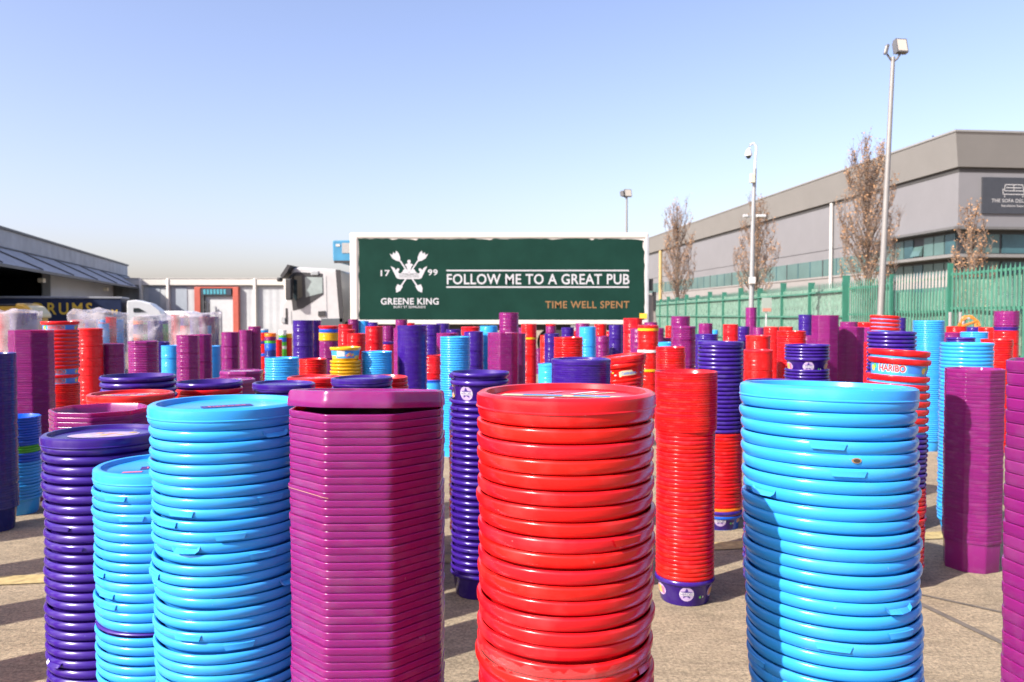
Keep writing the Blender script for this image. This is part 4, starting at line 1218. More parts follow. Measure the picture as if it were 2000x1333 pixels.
# ------------------------------------------------------------------ trees
BARK = simple('bark', (.15, .12, .095), .9, var=.3, scale=14)
LEAFS = simple('withered leaves', (.30, .17, .085), .8, var=.5, scale=9)
TWIG = simple('brown twigs', (.17, .125, .10), .9, var=.3, scale=8)
def tree(u, wpx, vtop, d, label, seed, dens=1.0):
    b = P(u, 600, d); g = gz(b.x, d)
    hgt = P(u, vtop, d).z - g
    hw = wpx / 2 * d / F
    rr = random.Random(seed)
    t = thing('poplar_tree', (b.x, d, g), label, 'tree', 'upright wintry trees along the fence')
    mb = MB(); lean = rr.uniform(-.02, .02)
    mb.tube([(0, 0, 0), (lean * hgt * .3, .03, hgt * .3), (lean * hgt * .6, 0, hgt * .6), (lean * hgt, 0, hgt * .93)], [.13, .10, .055, .012], 8)
    limbs = []
    n = int(54 * dens)
    for i in range(n):
        h0 = hgt * (.16 + .62 * (i / n) + rr.uniform(-.03, .03))
        a = i * 2.399 + rr.uniform(-.4, .4)
        f = h0 / hgt
        reach = hw * (1.0 if f < .45 else max(.15, 1 - (f - .45) * 1.7)) * rr.uniform(.65, 1.08)
        ln = hgt * rr.uniform(.18, .30) * (1.1 - .45 * f)
        p0 = Vector((lean * h0, 0, h0))
        p1 = p0 + Vector((math.cos(a) * reach * .45, math.sin(a) * reach * .45, ln * .40))
        p2 = p0 + Vector((math.cos(a + .1) * reach * .95, math.sin(a + .1) * reach * .95, ln * .8))
        p3 = p0 + Vector((math.cos(a + .2) * reach * .98, math.sin(a + .2) * reach * .98, ln * 1.15))
        r0 = .034 * (1.1 - f)
        mb.tube([p0, p1, p2, p3], [r0, r0 * .7, r0 * .45, r0 * .15], 5, cap=False)
        limbs.append([p0, p1, p2, p3])
    mb.build('trunk', BARK, t)
    tw = MB(); lf = MB()
    for lb in limbs + [[Vector((0, 0, hgt * .6)), Vector((lean * hgt * .7, 0, hgt * .75)), Vector((lean * hgt, 0, hgt * .9)), Vector((lean * hgt, .02, hgt))]]:
        for j in range(int(40 * dens)):
            s_ = rr.uniform(.25, 3.0) ; k = min(2, int(s_)); p = lb[k].lerp(lb[k + 1], s_ - k)
            a = rr.uniform(0, 6.28); l = rr.uniform(.25, .75) * hgt / 9
            q = p + Vector((math.cos(a) * l * .36, math.sin(a) * l * .36, l * .8))
            tw.tube([p, p.lerp(q, .5) + Vector((rr.uniform(-.03, .03), rr.uniform(-.03, .03), 0)), q], [.008, .006, .003], 3, cap=False)
            for _ in range(rr.choice((0, 0, 1, 1, 2, 3))):
                c = p.lerp(q, rr.uniform(.2, 1.05)) + Vector((rr.gauss(0, .05), rr.gauss(0, .05), rr.gauss(0, .05)))
                u_ = Vector((rr.gauss(0, 1), rr.gauss(0, 1), rr.gauss(0, 1))).normalized() * rr.uniform(.035, .07)
                v_ = u_.cross(Vector((rr.gauss(0, 1), rr.gauss(0, 1), rr.gauss(0, 1)))).normalized() * rr.uniform(.018, .04)
                lf.add([c - u_, c + v_, c + u_, c - v_], [(0, 1, 2, 3)], 0)
    off = len(tw.v)
    tw.v += lf.v; tw.f += [tuple(i + off for i in f) for f in lf.f]; tw.m += [1] * len(lf.f); tw.s += [False] * len(lf.f)
    tw.build('crown', [TWIG, LEAFS], t)
tree(1325, 72, 392, 55, 'slim bare tree standing next to the rear of the lorry', 1)
tree(1474, 84, 386, 48, 'brown leafed slim tree partly behind the camera pole', 2)
tree(1695, 118, 266, 36, 'tallest wintry tree beside the tall floodlight pole', 3, 1.25)
tree(1897, 84, 400, 32, 'short sparse tree in front of the sofa sign wall', 4, .7)

# bird on the roof edge
def bird():
    p = P(1826, 272, 53.5)
    t = MB()
    BM = simple('crow feathers', (.012, .013, .018), .6)
    v, f = lathe_np([(0, .17), (.035, .14), (.075, .06), (.085, 0), (.06, -.10), (.03, -.17), (.008, -.30), (0, -.31)], ROUND_LOW)
    M = Matrix.Rotation(R(-35), 4, 'Y')
    t.add([M @ Vector(q) for q in v], f, 0, True)
    v, f = lathe_np([(0, .055), (.035, .04), (.045, 0), (.03, -.04), (0, -.05)], ROUND_LOW)
    t.add([Vector(q) + Vector((-.13, 0, .19)) for q in v], f, 0, True)
    t.tube([(-.16, 0, .19), (-.24, 0, .175)], [.015, .003], 6)
    t.tube([(0, .03, -.08), (0, .03, -.22)], .01, 5); t.tube([(0, -.03, -.08), (0, -.03, -.22)], .01, 5)
    o = t.build('bird', BM); o.location = p
    tag(o, 'small black bird perched on the warehouse roof edge', 'bird')
bird()

# orange hose, small sign and posts in front of the fence
def small_things():
    d = 14.0
    OR = simple('orange hose', (.46, .15, .02), .4)
    c = P(1890, 633, d); g = gz(c.x, d)
    pts = []
    for i in range(90):
        a = -1.2 + i * .16
        r_ = .13 + .012 * math.sin(i * .7)
        pts.append((c.x + r_ * math.cos(a) + .0006 * i, d + .004 * (i % 40) - .06, c.z + r_ * math.sin(a) * .95))
    pts += [(c.x - .14, d - .05, c.z - .05), (c.x - .22, d, c.z - .25), (c.x - .26, d, g + .03)]
    mb = MB(); mb.tube(pts, .022, 8)
    o = mb.build('orange_hose', OR); tag(o, 'coiled orange hose hanging on a steel stanchion before the fence', 'hose')
    t = thing('steel_stanchion', (c.x, d + .12, g), 'grey steel stanchion that carries the orange hose', 'post')
    mb = MB(); mb.tube([(0, 0, 0), (0, 0, c.z - g + .10)], .03, 10); mb.build('post', STEEL, t)
    mb = MB(); mb.tube([(0, 0, c.z - g + .08), (0, -.16, c.z - g + .10)], .02, 8); mb.build('hook', STEEL, t)
    for u, lab in ((1856, 'thin pale post next to the orange hose, one of two'), (1876, 'thin pale post close behind the orange hose')):
        q = P(u, 610, 15.2); gg = gz(q.x, 15.2)
        mb = MB(); mb.tube([(q.x, 15.2, gg), (q.x, 15.2, q.z)], .03, 10)
        o = mb.build('pale_post', simple('pale post', (.22, .21, .21), .6)); tag(o, lab, 'post')
    # notice on the fence
    d = 26.5
    q0, q1 = P(1488, 610, d), P(1507, 582, d)
    t = thing('fence_notice', ((q0.x + q1.x) / 2, d, gz(8, d)), 'white and red notice board on a post in front of the fence', 'notice')
    bx = t.location
    mb = MB(); mb.box(q0.x - bx.x, q1.x - bx.x, -.02, .02, q0.z - bx.z, q1.z - bx.z); pl = mb.build('board', simple('faded notice white', (.24, .28, .25), .5, var=.1), t)
    mb = MB(); mb.box(q0.x - bx.x + .02, q1.x - bx.x - .02, -.026, -.021, q0.z - bx.z + .02, q0.z - bx.z + .13); mb.build('red_band', simple('faded red print', (.38, .17, .13), .5), pl)
    mb = MB(); mb.tube([(0, .04, 0), (0, .04, q1.z - bx.z)], .03, 8); mb.build('post', STEEL, t)
small_things()

# ------------------------------------------------------------------ wrapped pallets of tubs
def pallet(u0, u1, vtop, d, label, cols, seed, dome=.12, depth=1.0):
    rr = random.Random(seed)
    x0, x1 = P(u0, 600, d).x, P(u1, 600, d).x
    xc = (x0 + x1) / 2; g = gz(xc, d)
    hgt = P(1000, vtop, d).z - g
    wx, wy = (x1 - x0), depth
    t = thing('wrapped_pallet', (xc, d + wy / 2, g), label, 'pallet', 'pallets of tubs under stretch wrap')
    WOOD = simple('pallet wood', (.34, .24, .14), .85, var=.25, scale=9)
    mb = MB()
    for i in range(5): mb.box(-wx / 2 + i * wx / 5 + .01, -wx / 2 + (i + 1) * wx / 5 - .02, -wy / 2, wy / 2, .11, .13)
    for i in (-1, 0, 1): mb.box(-wx / 2, wx / 2, i * wy * .42 - .04, i * wy * .42 + .04, .0, .11)
    mb.build('pallet_base', WOOD, t)
    n = max(2, int(wx / .215)); m = max(2, int(wy / .215))
    for i in range(n):
        for j in range(m):
            if 0 < i < n - 1 and 0 < j < m - 1: continue
            code = cols[-1] if i == n - 1 and seed == 1 else rr.choice(cols[:2] if seed == 1 else cols)
            prof = []
            z = .13; top = hgt - .03 - rr.uniform(0, dome)
            while z < top:
                prof += [(.082, z), (.098, z + .035), (.1, z + .045), (.094, z + .048)]
                z += .05
            prof = [(0, .13)] + prof + [(.09, z), (0, z)]
            mb = MB(); v, f = lathe_np(prof[::-1], ROUND_LOW)
            half = [rr.random() < .5 for _ in range(60)]
            mb.add([(p[0] - wx / 2 + (i + .5) * wx / n, p[1] - wy / 2 + (j + .5) * wy / m, p[2]) for p in v], f, 0, True)
            mats = [TYPES[c][4] for c in (code, code if seed == 1 else rr.choice(cols))]
            for q in range(len(mb.f)):
                zz_ = sum(mb.v[a][2] for a in mb.f[q]) / len(mb.f[q])
                mb.m[q] = int(half[min(59, int(zz_ / .2))])
            mb.build('tub_column', mats, t)
    # crumpled film over everything
    nx, nz_ = 22, 16
    mb = MB(); vs_ = []
    ringn = 64
    for k in range(nz_ + 5):
        f = min(1, k / nz_); z = .05 + (hgt - .03) * f
        shrink = 1.0
        if k > nz_:
            q = (k - nz_) / 4; shrink = math.cos(q * 1.45); z = hgt - .02 + (dome * .7 + .04) * math.sin(q * 1.5)
        for a in range(ringn):
            th = 2 * math.pi * a / ringn
            c, s_ = math.cos(th), math.sin(th)
            pw = .36
            ex = math.copysign(abs(c) ** pw, c) * (wx / 2 + .05) * shrink
            ey = math.copysign(abs(s_) ** pw, s_) * (wy / 2 + .05) * shrink
            nn = mnoise.noise(Vector((ex * 3 + seed, ey * 3, z * 3))) * .11 + mnoise.noise(Vector((ex * 9 + seed, ey * 9, z * 9))) * .045
            vs_.append((ex * (1 + nn), ey * (1 + nn), z + nn * .8))
    rows = nz_ + 5
    mb.add(vs_, [(r_ * ringn + a, r_ * ringn + (a + 1) % ringn, (r_ + 1) * ringn + (a + 1) % ringn, (r_ + 1) * ringn + a) for r_ in range(rows - 1) for a in range(ringn)], 0, True)
    mb.add([vs_[(rows - 1) * ringn + a] for a in range(ringn)], [tuple(range(ringn))], 0)
    mb.build('stretch_wrap', WRAP, t)
    PLACED.append((xc, d + wy / 2, max(wx, wy) * .62))
pallet(-40, 35, 611, 13.5, 'wrapped pallet with red tubs in front and violet ones on its side', ['R', 'R', 'V'], 1, .02, depth=.66)
pallet(130, 208, 617, 14.5, 'domed wrapped pallet with slack film and mixed tubs', ['B', 'R', 'HP', 'V', 'C'], 3, .16, depth=.8)
pallet(250, 306, 624, 15.8, 'crumpled wrapped pallet with red and green tubs showing', ['R', 'V', 'G', 'M', 'O'], 4, .10, depth=.75)
pallet(328, 402, 615, 19.0, 'whitest wrapped pallet before the red framed dock door', ['M', 'V', 'V', 'B', 'R'], 5, .05, depth=1.0)

# ================================================================== STACKS OF TUBS
# front row
stack(1105, 343, 764, [('R', .0163, None)], 'thick red stack nearest the lens', lid=dict(style='cross', turn=.25), d=.907, tabs=.3, tape=16)
stack(1612, 330, 752, [('B', .0161, None)], 'blue stack with torn tabs and cast shadow', lid=dict(turn=0), d=1.045, sc=1.075, tabs=.42, lean=(-.040, .0), tilt=.022, tiltx=-.035)
stack(721, 303, 763, [('M', .0093, None)], 'big octagonal stack under the gaping lid', lid=dict(tilt=(-.078, .012), dz=.0025, hgt=.0175), d=1.038, yaw=R(1.5), lean=(.0, .0))
stack(444, 290, 785, [('B', .0143, None)], 'tall blue stack touching the big octagonal one', lid=dict(style='text', turn=.6), d=1.085, tabs=.36, lean=(-.016, 0))
stack(320, 270, 905, [('B', .0147, 1190), ('V', .0065, 1199), ('B', .0147, 1303), ('V', .0065, 1311), ('B', .0147, None)], 'shorter blue stack before the violet one', lid=dict(style='text', turn=.4), d=1.16, tabs=.32)
stack(203, 215, 843, [('V', .0170, None)], 'lidded violet stack behind the shorter blue one', lid=dict(style='oval', turn=.3), d=1.447, tabs=.4, lean=(-.008, 0))
stack(2146, 319, 706, [('M', .0160, None)], 'octagonal stack cut off by the picture edge', lid=dict(), d=1.0, yaw=R(8))
# low lidded stacks seen just over the front row
stack(196, 184, 797, [('M', .0100, None)], 'lidded octagonal stack under the red lid', vis=850, lid=dict(), d=1.76, yaw=R(-6))
stack(256, 158, 768, [('R', .0160, None)], 'red stack with pale swoosh on lid', vis=800, lid=dict(style='cross', turn=.5), d=2.02)
stack(271, 142, 733, [('V', .0172, None)], 'violet stack behind the red swoosh lid', vis=775, lid=dict(), d=2.27)
stack(408, 128, 745, [('V', .0172, 757), ('R', .016, None)], 'violet topped red stack over the tall blue lid', vis=790, lid=dict(), d=2.5)
stack(472, 82, 724, [('M', .0110, None)], 'octagonal stack with pale printed lid near far lorry cab', vis=770, lid=dict(style='oval', turn=.2), d=3.9, yaw=.1)
stack(449, 98, 741, [('M', .0110, None)], 'low octagonal stack under the pale printed lid', vis=775, lid=dict(style='oval', turn=1.2), d=3.2, yaw=.4)
stack(530, 96, 752, [('O', .0110, None)], 'orange stack peeping behind the violet lid', vis=775, d=3.35)
stack(556, 118, 748, [('V', .0172, None)], 'violet lidded stack beside the gaping octagonal lid', vis=790, lid=dict(tilt=(0, .02)), d=2.66)
stack(618, 108, 736, [('R', .0160, None)], 'red lidded stack between two violet lids', vis=775, lid=dict(style='cross', turn=.9), d=2.95)
stack(706, 118, 737, [('V', .0172, None)], 'violet lidded stack above the gaping octagonal lid', vis=775, lid=dict(tilt=(0, .015)), d=2.64)
stack(744, 106, 736, [('R', .0160, None)], 'red lidded stack tucked behind the violet lid', vis=775, lid=dict(), d=2.95)
stack(509, 60, 727, [('R', .0160, None)], 'small red topped stack before the six ring blue one', vis=760, d=5.1)
# left side
stack(-20, 86, 690, [('N', .0110, None)], 'dark navy stack at the picture edge', vis=1400, d=3.5)
stack(33, 66, 813, [('C', .0120, 868), ('G', .012, 882), ('C', .014, 900), ('B', .0148, None)], 'short striped blue stack beside the navy one', vis=1400, d=3.80)
stack(61, 78, 645, [('M', .0120, None)], 'tall octagonal stack with bright pink flank at left', vis=1400, d=4.08, yaw=R(8.5))
stack(117, 67, 628, [('HP', .055, 644), ('HP', .024, 713), ('HP', .055, 748), ('R', .0120, None)], 'blue and red banded stack before the wrapped pallets', vis=850, d=4.65)
# middle, behind the front row
stack(937, 115, 726, [('V', .018, 741), ('VP', .060, 778), ('V', .0222, None)], 'violet stack with badge behind the thick red one', vis=1400, turn=-.62, d=2.70, tabs=.3)
stack(925, 93, 730, [('VP', .05, 800), ('C', .015, 840), ('R', .016, None)], 'mixed stack hidden behind the violet badge stack', vis=1400, d=3.25)
stack(1135, 116, 701, [('VT', .0070, None)], 'wide violet stack of fine rings', vis=760, d=2.70, lid=dict(style='oval', turn=1.0))
stack(1218, 88, 694, [('R', .020, 708), ('CP', .065, 738), ('R', .0160, None)], 'tilted red stack with cream scroll', vis=790, d=3.54, lid=dict(style='oval', turn=.2), tilt=-.12, lean=(.10, 0))
stack(1340, 117, 725, [('RT', .0075, 838), ('R', .0140, 1128), ('VP', .075, None)], 'red column standing on a violet badge tub', vis=1400, d=2.64, scs=dict(RT=1.015, R=.955, VP=.955))
stack(1407, 87, 667, [('V', .0187, 843), ('R', .016, 985), ('O', .016, 1000), ('C', .012, 1006), ('VP', .070, None)], 'violet over red stack on badge tub', vis=1400, d=3.56, lid=dict(tilt=(0, -.03)), tabs=.15)
stack(1310, 56, 678, [('R', .0165, None)], 'red ringed stack behind the red column', vis=760, d=5.5)
stack(1516, 117, 744, [('V', .0172, None)], 'violet lidded stack just behind the torn blue one', vis=780, d=2.62, lid=dict())
stack(1576, 84, 673, [('V', .0150, 697), ('VP', .058, 720), ('V', .0150, None)], 'violet stack with two printed ovals', vis=790, d=3.7)
stack(1757, 113, 684, [('HP', .045, 700), ('HP', .060, 732), ('HP', .0270, 842), ('V', .0172, 946), ('R', .0150, None)], 'leaning sweet tub stack behind the torn blue one', vis=1400, d=2.79, tilt=.065, lean=(.020, 0))
stack(1741, 88, 648, [('V', .0172, None)], 'violet stack behind the leaning sweet tubs', vis=760, d=3.5)
stack(1814, 55, 627, [('B', .0145, None)], 'tall slim blue stack with printed foot', vis=1400, d=5.66)
stack(1888, 93, 670, [('B', .0155, None)], 'wide blue stack behind the shaded octagonal one', vis=1100, d=3.38, tabs=.2)
stack(1903, 106, 720, [('M', .0141, None)], 'octagonal stack with round shadow on it', vis=1400, d=2.98, yaw=R(21.5))
# middle distance
stack(551, 65, 699, [('B', .0148, None)], 'short blue stack of six rings', vis=775, d=4.8)
stack(611, 54, 701, [('R', .0160, None)], 'short red stack beside the yellow printed tub', vis=770, d=5.7)
stack(675, 60, 678, [('YP', .080, 704), ('Y', .022, None)], 'yellow stack with printed pictures', vis=770, d=5.2, lid=dict())
stack(736, 60, 687, [('B', .0148, None)], 'short blue stack beside the yellow printed one', vis=770, d=5.2)
stack(805, 57, 636, [('VT', .0100, None)], 'big dark violet stack below the brewery crest', vis=780, d=5.4)
stack(889, 58, 658, [('B', .0160, None)], 'blue stack with diagonal shadow below the slogan', vis=770, d=5.4)
stack(982, 60, 650, [('M', .0140, None)], 'broad octagonal stack before the tallest narrow one', vis=770, d=5.35, yaw=R(14))
stack(1110, 56, 659, [('R', .0165, None)], 'red ringed stack behind the fine ringed violet one', vis=710, d=5.55)
stack(1546, 54, 647, [('R', .0160, None)], 'tall red stack behind the printed oval one', vis=760, d=5.8)
stack(1612, 51, 616, [('M', .0150, None)], 'tallest octagonal stack before the green fence', vis=760, d=6.1, yaw=R(18))
stack(1662, 49, 639, [('M', .0150, None)], 'glittering octagonal stack with sun glints', vis=760, d=6.3, yaw=R(24))
stack(1729, 56, 617, [('HP', .0270, None)], 'small sweet tub stack above the violet one', vis=690, d=5.6, tilt=.05)
stack(1947, 56, 663, [('R', .0165, None)], 'red stack beside the wide blue one', vis=760, d=5.6)
stack(1876, 52, 660, [('V', .0172, None)], 'low violet stack above the wide blue one', vis=700, d=6.0)
stack(1903, 51, 649, [('B', .0148, None)], 'low blue stack before the orange hose', vis=700, d=6.5)

# ---------------- far stacks, whose nested tubs run together into one column
MATS = {'R': M_RED, 'B': M_BLUE, 'V': M_VIO, 'M': M_MAG, 'Y': M_YEL, 'N': M_NAVY, 'G': M_GRN, 'C': M_COB, 'O': M_ORG, 'W': M_WHT}
CWORD = {'R': 'red', 'B': 'blue', 'V': 'violet', 'M': 'magenta', 'Y': 'yellow', 'N': 'navy', 'G': 'green', 'C': 'cobalt', 'O': 'orange', 'W': 'white'}
def column_mesh(z_top, z_bot, code, last, rr, s):
    shape = OCT_LOW if code == 'M' else ROUND_LOW
    prof = [(0, z_top - .006), (.092, z_top - .006), (.0955, z_top)]
    z = z_top; k = 0; nxt = rr.randint(6, 16)
    end = z_bot + (.10 if last else 0)
    jitter = 0
    while z - s > end:
        jitter = rr.uniform(-.0008, .0008)
        prof += [(.0995 + jitter, z - .0005), (.1000 + jitter, z - .45 * s), (.0972 + jitter, z - .86 * s)]
        z -= s; k += 1
        if k == nxt:
            prof += [(.093, z), (.093, z - .006)]; z -= .006; nxt += rr.randint(6, 16)
    if last: prof += [(.093, z - .004), (.081, z_bot + .001), (0, z_bot + .001)]
    else: prof += [(.094, z), (.094, z_bot), (0, z_bot)]
    v, f = lathe_np(prof, shape)
    mb = MB(); mb.add(v, f, 0, True)
    return mb

def far(u, w, ytop, code, label, lid=None, s=.0165, lean=0.0, rings=None):
    d = free_depth(u, .2 * F / w)
    top = P(u, ytop, d); g = gz(top.x, d)
    segs = code if isinstance(code, list) else [(code, None)]
    rr = random.Random(int(u * 7 + w))
    hgt = top.z - g
    cuts = []
    z = hgt
    for c, yend in segs:
        z1 = P(u, yend, d).z - g if yend else 0
        cuts.append((c, z, z1)); z = z1
    t = None
    yaw = rr.uniform(-.25, .45)
    if len(cuts) == 1 and not lid and not rings:
        c, a, b_ = cuts[0]
        t = column_mesh(a, b_, c, True, rr, s).build('tub_stack', MATS[c])
    else:
        t = thing('tub_stack', (0, 0, 0), '', '')
        for i, (c, a, b_) in enumerate(cuts):
            o = column_mesh(a, b_, c, i == len(cuts) - 1, rr, s).build(CWORD[c] + '_column', MATS[c], t)
        for (rc, y_) in rings or ():
            zc = P(u, y_, d).z - g
            mb = MB(); v, f = lathe_np([(.098, zc + .012), (.1025, zc + .011), (.1030, zc - .011), (.098, zc - .012)], ROUND_LOW); mb.add(v, f, 0, True); mb.build('coloured_rim', MATS[rc], t)
        if lid:
            l = link_mesh('lid', lid_mesh('oct' if segs[0][0] == 'M' else 'round', MATS[lid]), (), t)
            l.location = (0, 0, hgt - .012)
    t.location = (top.x, d, g)
    t.rotation_euler = (0, lean, yaw)
    tag(t, label, 'stack of tubs', 'stacks of sweet tubs filling the far yard')

# left of the lorry
far(175, 47, 642, 'R', 'plain red stack beside the red and blue banded one', lid='R', s=.010)
far(219, 47, 672, 'M', 'shaded octagonal stack before the domed pallet', lid='M')
far(280, 55, 667, 'M', 'octagonal stack with shiny rim before the crumpled pallet', lid='M')
far(1481, 55, 684, 'R', 'shaded red stack behind the violet over red one', lid='R', s=.010)
far(313, 34, 668, 'V', 'dark violet stack hiding beside the shiny rimmed octagonal one')
far(335, 38, 675, 'B', 'blue stack right below the whitest wrapped pallet')
far(356, 26, 704, 'B', 'low blue stack peeping beside the taller blue one')
far(367, 42, 655, 'M', 'octagonal stack with pink flank below the whitest pallet')
far(393, 40, 654, 'M', 'shaded octagonal stack below the whitest pallet edge', lid='M')
far(412, 36, 676, 'B', 'blue stack between shaded octagonal stacks below the dock door')
far(433, 28, 676, 'M', 'narrow shaded octagonal stack beside the blue one')
far(447, 27, 671, 'M', 'shaded octagonal stack left of the tall pair', )
far(450, 34, 649, 'M', 'octagonal stack below the red dock frame post')
far(468, 24, 651, 'B', 'slim blue stack peeping between tall octagonal ones')
far(477, 18, 668, 'R', 'slim red stack between octagonal ones')
far(480, 25, 645, 'M', 'octagonal stack with pink edge near the small mixed ones')
far(497, 25, 638, 'M', 'tallest shaded octagonal stack near the small mixed ones')
far(514, 20, 643, [('B', 650), ('R', 666), ('N', 672), ('R', 690), ('C', 696), ('R', None)], 'red and navy banded stack under a blue cap', rings=[('W', 644)])
far(528, 22, 651, [('O', 658), ('M', 666), ('G', 671), ('C', 684), ('N', None)], 'orange topped multicoloured stack before the lorry cab', s=.02)
far(543, 16, 664, 'R', 'thin red stack between two multicoloured ones')
far(552, 15, 645, [('W', 655), ('G', 660), ('C', 668), ('G', 676), ('W', 682), ('G', None)], 'white topped green banded stack before the lorry cab', s=.02)
far(563, 15, 652, [('Y', 660), ('R', None)], 'yellow topped thin red stack before the cab')
far(592, 40, 626, 'V', 'tall violet stack right below the white cab')
far(609, 36, 626, 'V', 'shaded violet stack hidden by the tall violet one')
far(617, 20, 665, 'B', 'slim blue stack between violet and printed ones')
far(642, 38, 637, [('R', 643), ('C', 650), ('Y', 666), ('M', None)], 'red and blue lidded stack with yellow picture tub', lid='R')
far(675, 27, 634, 'R', 'narrow red stack behind the red group under cooling unit')
far(677, 33, 644, 'R', 'red stack with wider rim under the cooling unit', lid='R')
far(696, 36, 652, 'R', 'broad low red stack at the lorry box corner')
far(690, 20, 624, 'M', 'tall thin octagonal stack before the box corner')
far(710, 20, 627, 'B', 'thin blue stack under the box front corner')
far(728, 20, 630, 'V', 'thin violet stack beneath the box side rail near the crest')
far(731, 34, 638, 'R', 'broad red stack right below the crest')
far(757, 24, 637, 'M', 'octagonal stack right of the red one below the crest')
far(757, 26, 668, [('V', 673), ('R', None)], 'low violet and red stack below the crest')
far(784, 24, 625, 'M', 'thin octagonal stack poking up behind the dark violet one')
far(800, 20, 631, 'R', 'red stack top peeping over the dark violet one')
far(790, 44, 641, 'M', 'pink edged octagonal stack mostly behind the dark violet one')
far(842, 38, 634, 'V', 'violet stack beside the big dark violet one')
far(845, 44, 694, [('R', 741), ('C', 747), ('B', None)], 'low red stack on blue beside the dark violet one')
far(865, 25, 632, 'V', 'short violet stack top below the word king')
far(874, 44, 651, 'M', 'octagonal stack behind the shadowed blue one')
far(886, 30, 644, 'V', 'violet stack top above the shadowed blue one')
far(919, 36, 639, [('R', 655), ('V', None)], 'red topped stack right of the shadowed blue one', lid='R')
far(925, 38, 648, 'V', 'violet stack right of the shadowed blue one')
far(955, 35, 637, 'B', 'tall blue stack left of the tallest lorry side octagonal one')
far(994, 38, 611, 'M', 'tallest octagonal stack before the green lorry side')
far(1009, 36, 651, 'M', 'shaded octagonal stack beside the broad octagonal one')
far(1020, 24, 640, 'M', 'octagonal stack peeping left of the yellow ringed red one')
far(1033, 30, 633, 'R', 'tall red stack with one yellow ring', rings=[('Y', 661)])
far(1053, 19, 681, 'M', 'low thin octagonal stack beside the yellow ringed one')
far(1066, 22, 655, 'R', 'slim pinkish red stack left of a violet one')
far(1074, 46, 711, [('B', None)], 'short blue stack with printed side before the violet one', lid='B')
far(1078, 30, 652, 'V', 'violet stack right of the slim red one')
far(1076, 20, 633, [('R', 637), ('M', None)], 'red capped octagonal stack under the lorry')
far(1109, 25, 640, 'V', 'violet stack under the lorry behind the red ringed one')
far(1120, 22, 647, 'R', 'red stack top between violet and octagonal ones')
far(1138, 27, 632, 'M', 'octagonal stack left of the tall blue one under tagline')
far(1148, 33, 639, 'B', 'tall blue stack below the tagline')
far(1173, 24, 633, 'R', 'red stack right of the tall blue one under the tagline')
far(1176, 27, 657, 'M', 'shaded octagonal stack right of the tall blue one')
far(1190, 22, 648, [('R', 668), ('G', 676), ('W', 682), ('Y', None)], 'red stack with white and green foot under lorry')
far(1202, 26, 635, 'V', 'violet stack left of its leaning twin')
far(1211, 25, 637, 'V', 'leaning violet stack beside its upright twin', lean=-.03)
far(1236, 37, 622, 'R', 'tallest red stack at the rear of the lorry')
far(1250, 38, 642, 'M', 'octagonal stack between the two tall red ones')
far(1266, 40, 636, [('R', 690), ('R', None)], 'red stack with yellow rings at lorry rear', rings=[('Y', 644), ('W', 686), ('Y', 723)], lid='R')
far(1271, 26, 630, 'M', 'octagonal stack behind the yellow ringed red one')
far(1285, 24, 641, 'M', 'octagonal stack top beside the yellow ringed red one')
far(1301, 34, 669, 'B', 'blue topped stack behind the red ringed one', lid='B')
far(1309, 18, 637, 'R', 'thin red stack before the netting by the lorry')
far(1300, 24, 660, 'M', 'low octagonal stack under the thin red one')
far(1329, 36, 618, 'M', 'upper octagonal stack behind the brightest octagonal one')
far(1335, 46, 638, 'M', 'brightest broad octagonal stack near the red column', lid='M')
far(1378, 27, 632, 'M', 'octagonal stack rising above violet before the netting')
far(1380, 44, 653, 'V', 'violet stack behind the violet over red one')
far(1396, 13, 645, 'B', 'tiny blue stack before the green netting')
far(1427, 29, 634, 'R', 'red stack left of the camera pole')
far(1450, 28, 638, 'V', 'violet stack left of the camera pole foot')
far(1467, 21, 601, 'M', 'very tall thin octagonal stack at the camera pole')
far(1482, 22, 640, 'M', 'short octagonal stack right of the camera pole')
far(1481, 47, 656, 'R', 'red stack with rim before the camera pole', lid='R')
far(1507, 29, 639, 'R', 'red stack right of the camera pole')
far(1535, 27, 639, 'R', 'smaller red stack behind the tall red one')
far(1573, 26, 615, 'V', 'tall violet stack before the green netting')
far(1578, 24, 639, 'R', 'red stack between violet and tallest octagonal ones')
far(1580, 30, 656, 'M', 'low shaded octagonal stack beside the tallest octagonal one')
far(1658, 33, 629, 'M', 'octagonal stack behind the glittering one')
far(1689, 28, 630, 'R', 'red stack behind the glittering octagonal one')
far(1703, 38, 640, 'M', 'octagonal stack left of the small sweet tubs')
far(1706, 40, 669, 'R', 'shaded red stack below the small sweet tubs')
far(1755, 27, 621, 'V', 'violet stack behind the small sweet tubs')
far(1868, 36, 638, 'R', 'red stack under the orange hose')
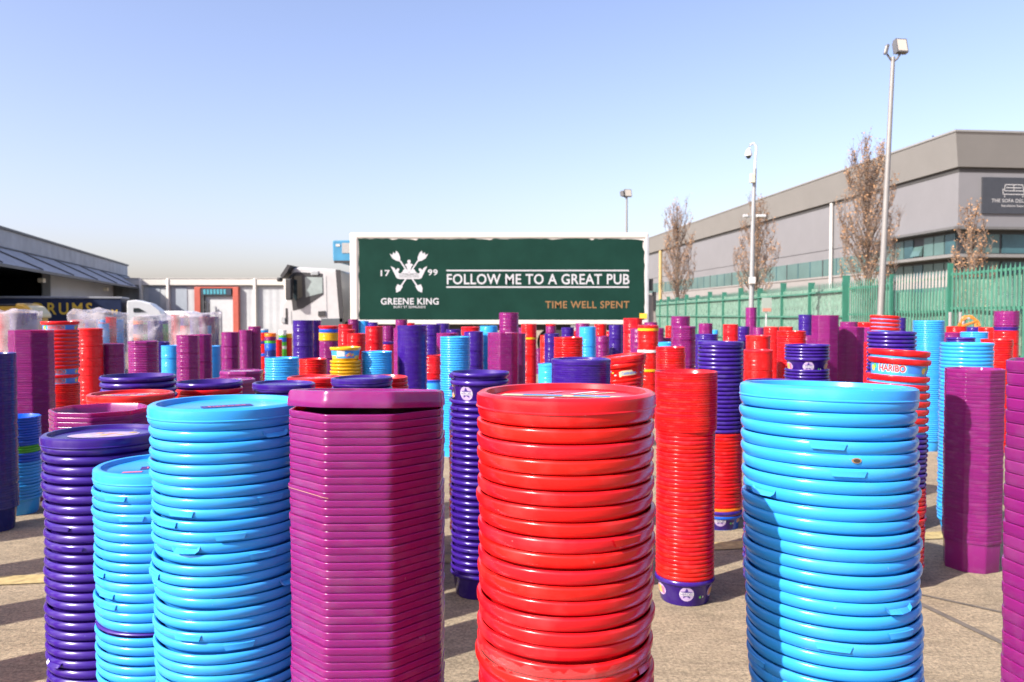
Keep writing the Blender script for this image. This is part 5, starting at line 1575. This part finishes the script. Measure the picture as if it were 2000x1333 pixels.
far(1860, 40, 650, 'M', 'octagonal stack beside the tall slim blue one')
far(1901, 28, 639, 'V', 'violet stack right of the orange hose')
far(1929, 32, 640, 'R', 'red stack behind the low blue one near the edge')
far(1936, 22, 651, 'V', 'slim violet stack above the red one near the edge')
far(1951, 18, 652, 'M', 'slim octagonal stack above the red one near the edge')
far(1966, 44, 608, [('M', 639), ('V', 646), ('R', None)], 'octagonal on violet on red stack near the picture edge')

# stacks beside the picture's left edge: their shadows stripe the concrete
for i, (x_, y_, c_, h_) in enumerate(((-1.62, 1.20, 'R', .84), (-1.98, 1.62, 'B', .9), (-2.32, 1.98, 'V', .82), (-2.66, 2.36, 'M', .95), (-3.00, 2.80, 'R', .9), (-3.40, 3.25, 'B', .85))):
    PLACED.append((x_, y_, .103))
    o = column_mesh(h_, 0, c_, True, random.Random(i), .0165).build('tub_stack', MATS[c_]); o.location = (x_, y_, gz(x_, y_))
    tag(o, f'{CWORD[c_]} stack standing just outside the view, number {ordinal(i + 1)} from the lens', 'stack of tubs', 'stacks beside the view that cast the stripes')
# ---------------- hidden lower tubs of the lidded stacks: one mass per colour
for code, lst in REST.items():
    nm, colour, shape, form, mat, h, stp = TYPES[code]
    vs_, fs = [], []
    base = [(.0935, 0), (.1, -.004), (.0985, -.011), (.0935, -.012), (.081, -h), (0, -h)]
    v, f = lathe_np(base, OCT_LOW if shape == 'oct' else ROUND_LOW)
    v = np.array(v)
    for (x, y, z, rot, st) in lst:
        c, s_ = math.cos(rot[2] if shape == 'oct' else 0), math.sin(rot[2] if shape == 'oct' else 0)
        o = len(vs_)
        for p in v: vs_.append(((p[0] * c - p[1] * s_) * st + x, (p[0] * s_ + p[1] * c) * st + y, p[2] + z))
        fs += [tuple(i + o for i in q) for q in f]
    mb = MB(); mb.add(vs_, fs, 0, True)
    o = mb.build(nm.replace('tub', 'tubs'), mat)
    tag(o, f'remaining {colour} tubs low in the stacks behind others', 'tubs', kind='stuff')
print('TUBS', COUNT, {k: len(v) for k, v in REST.items()})
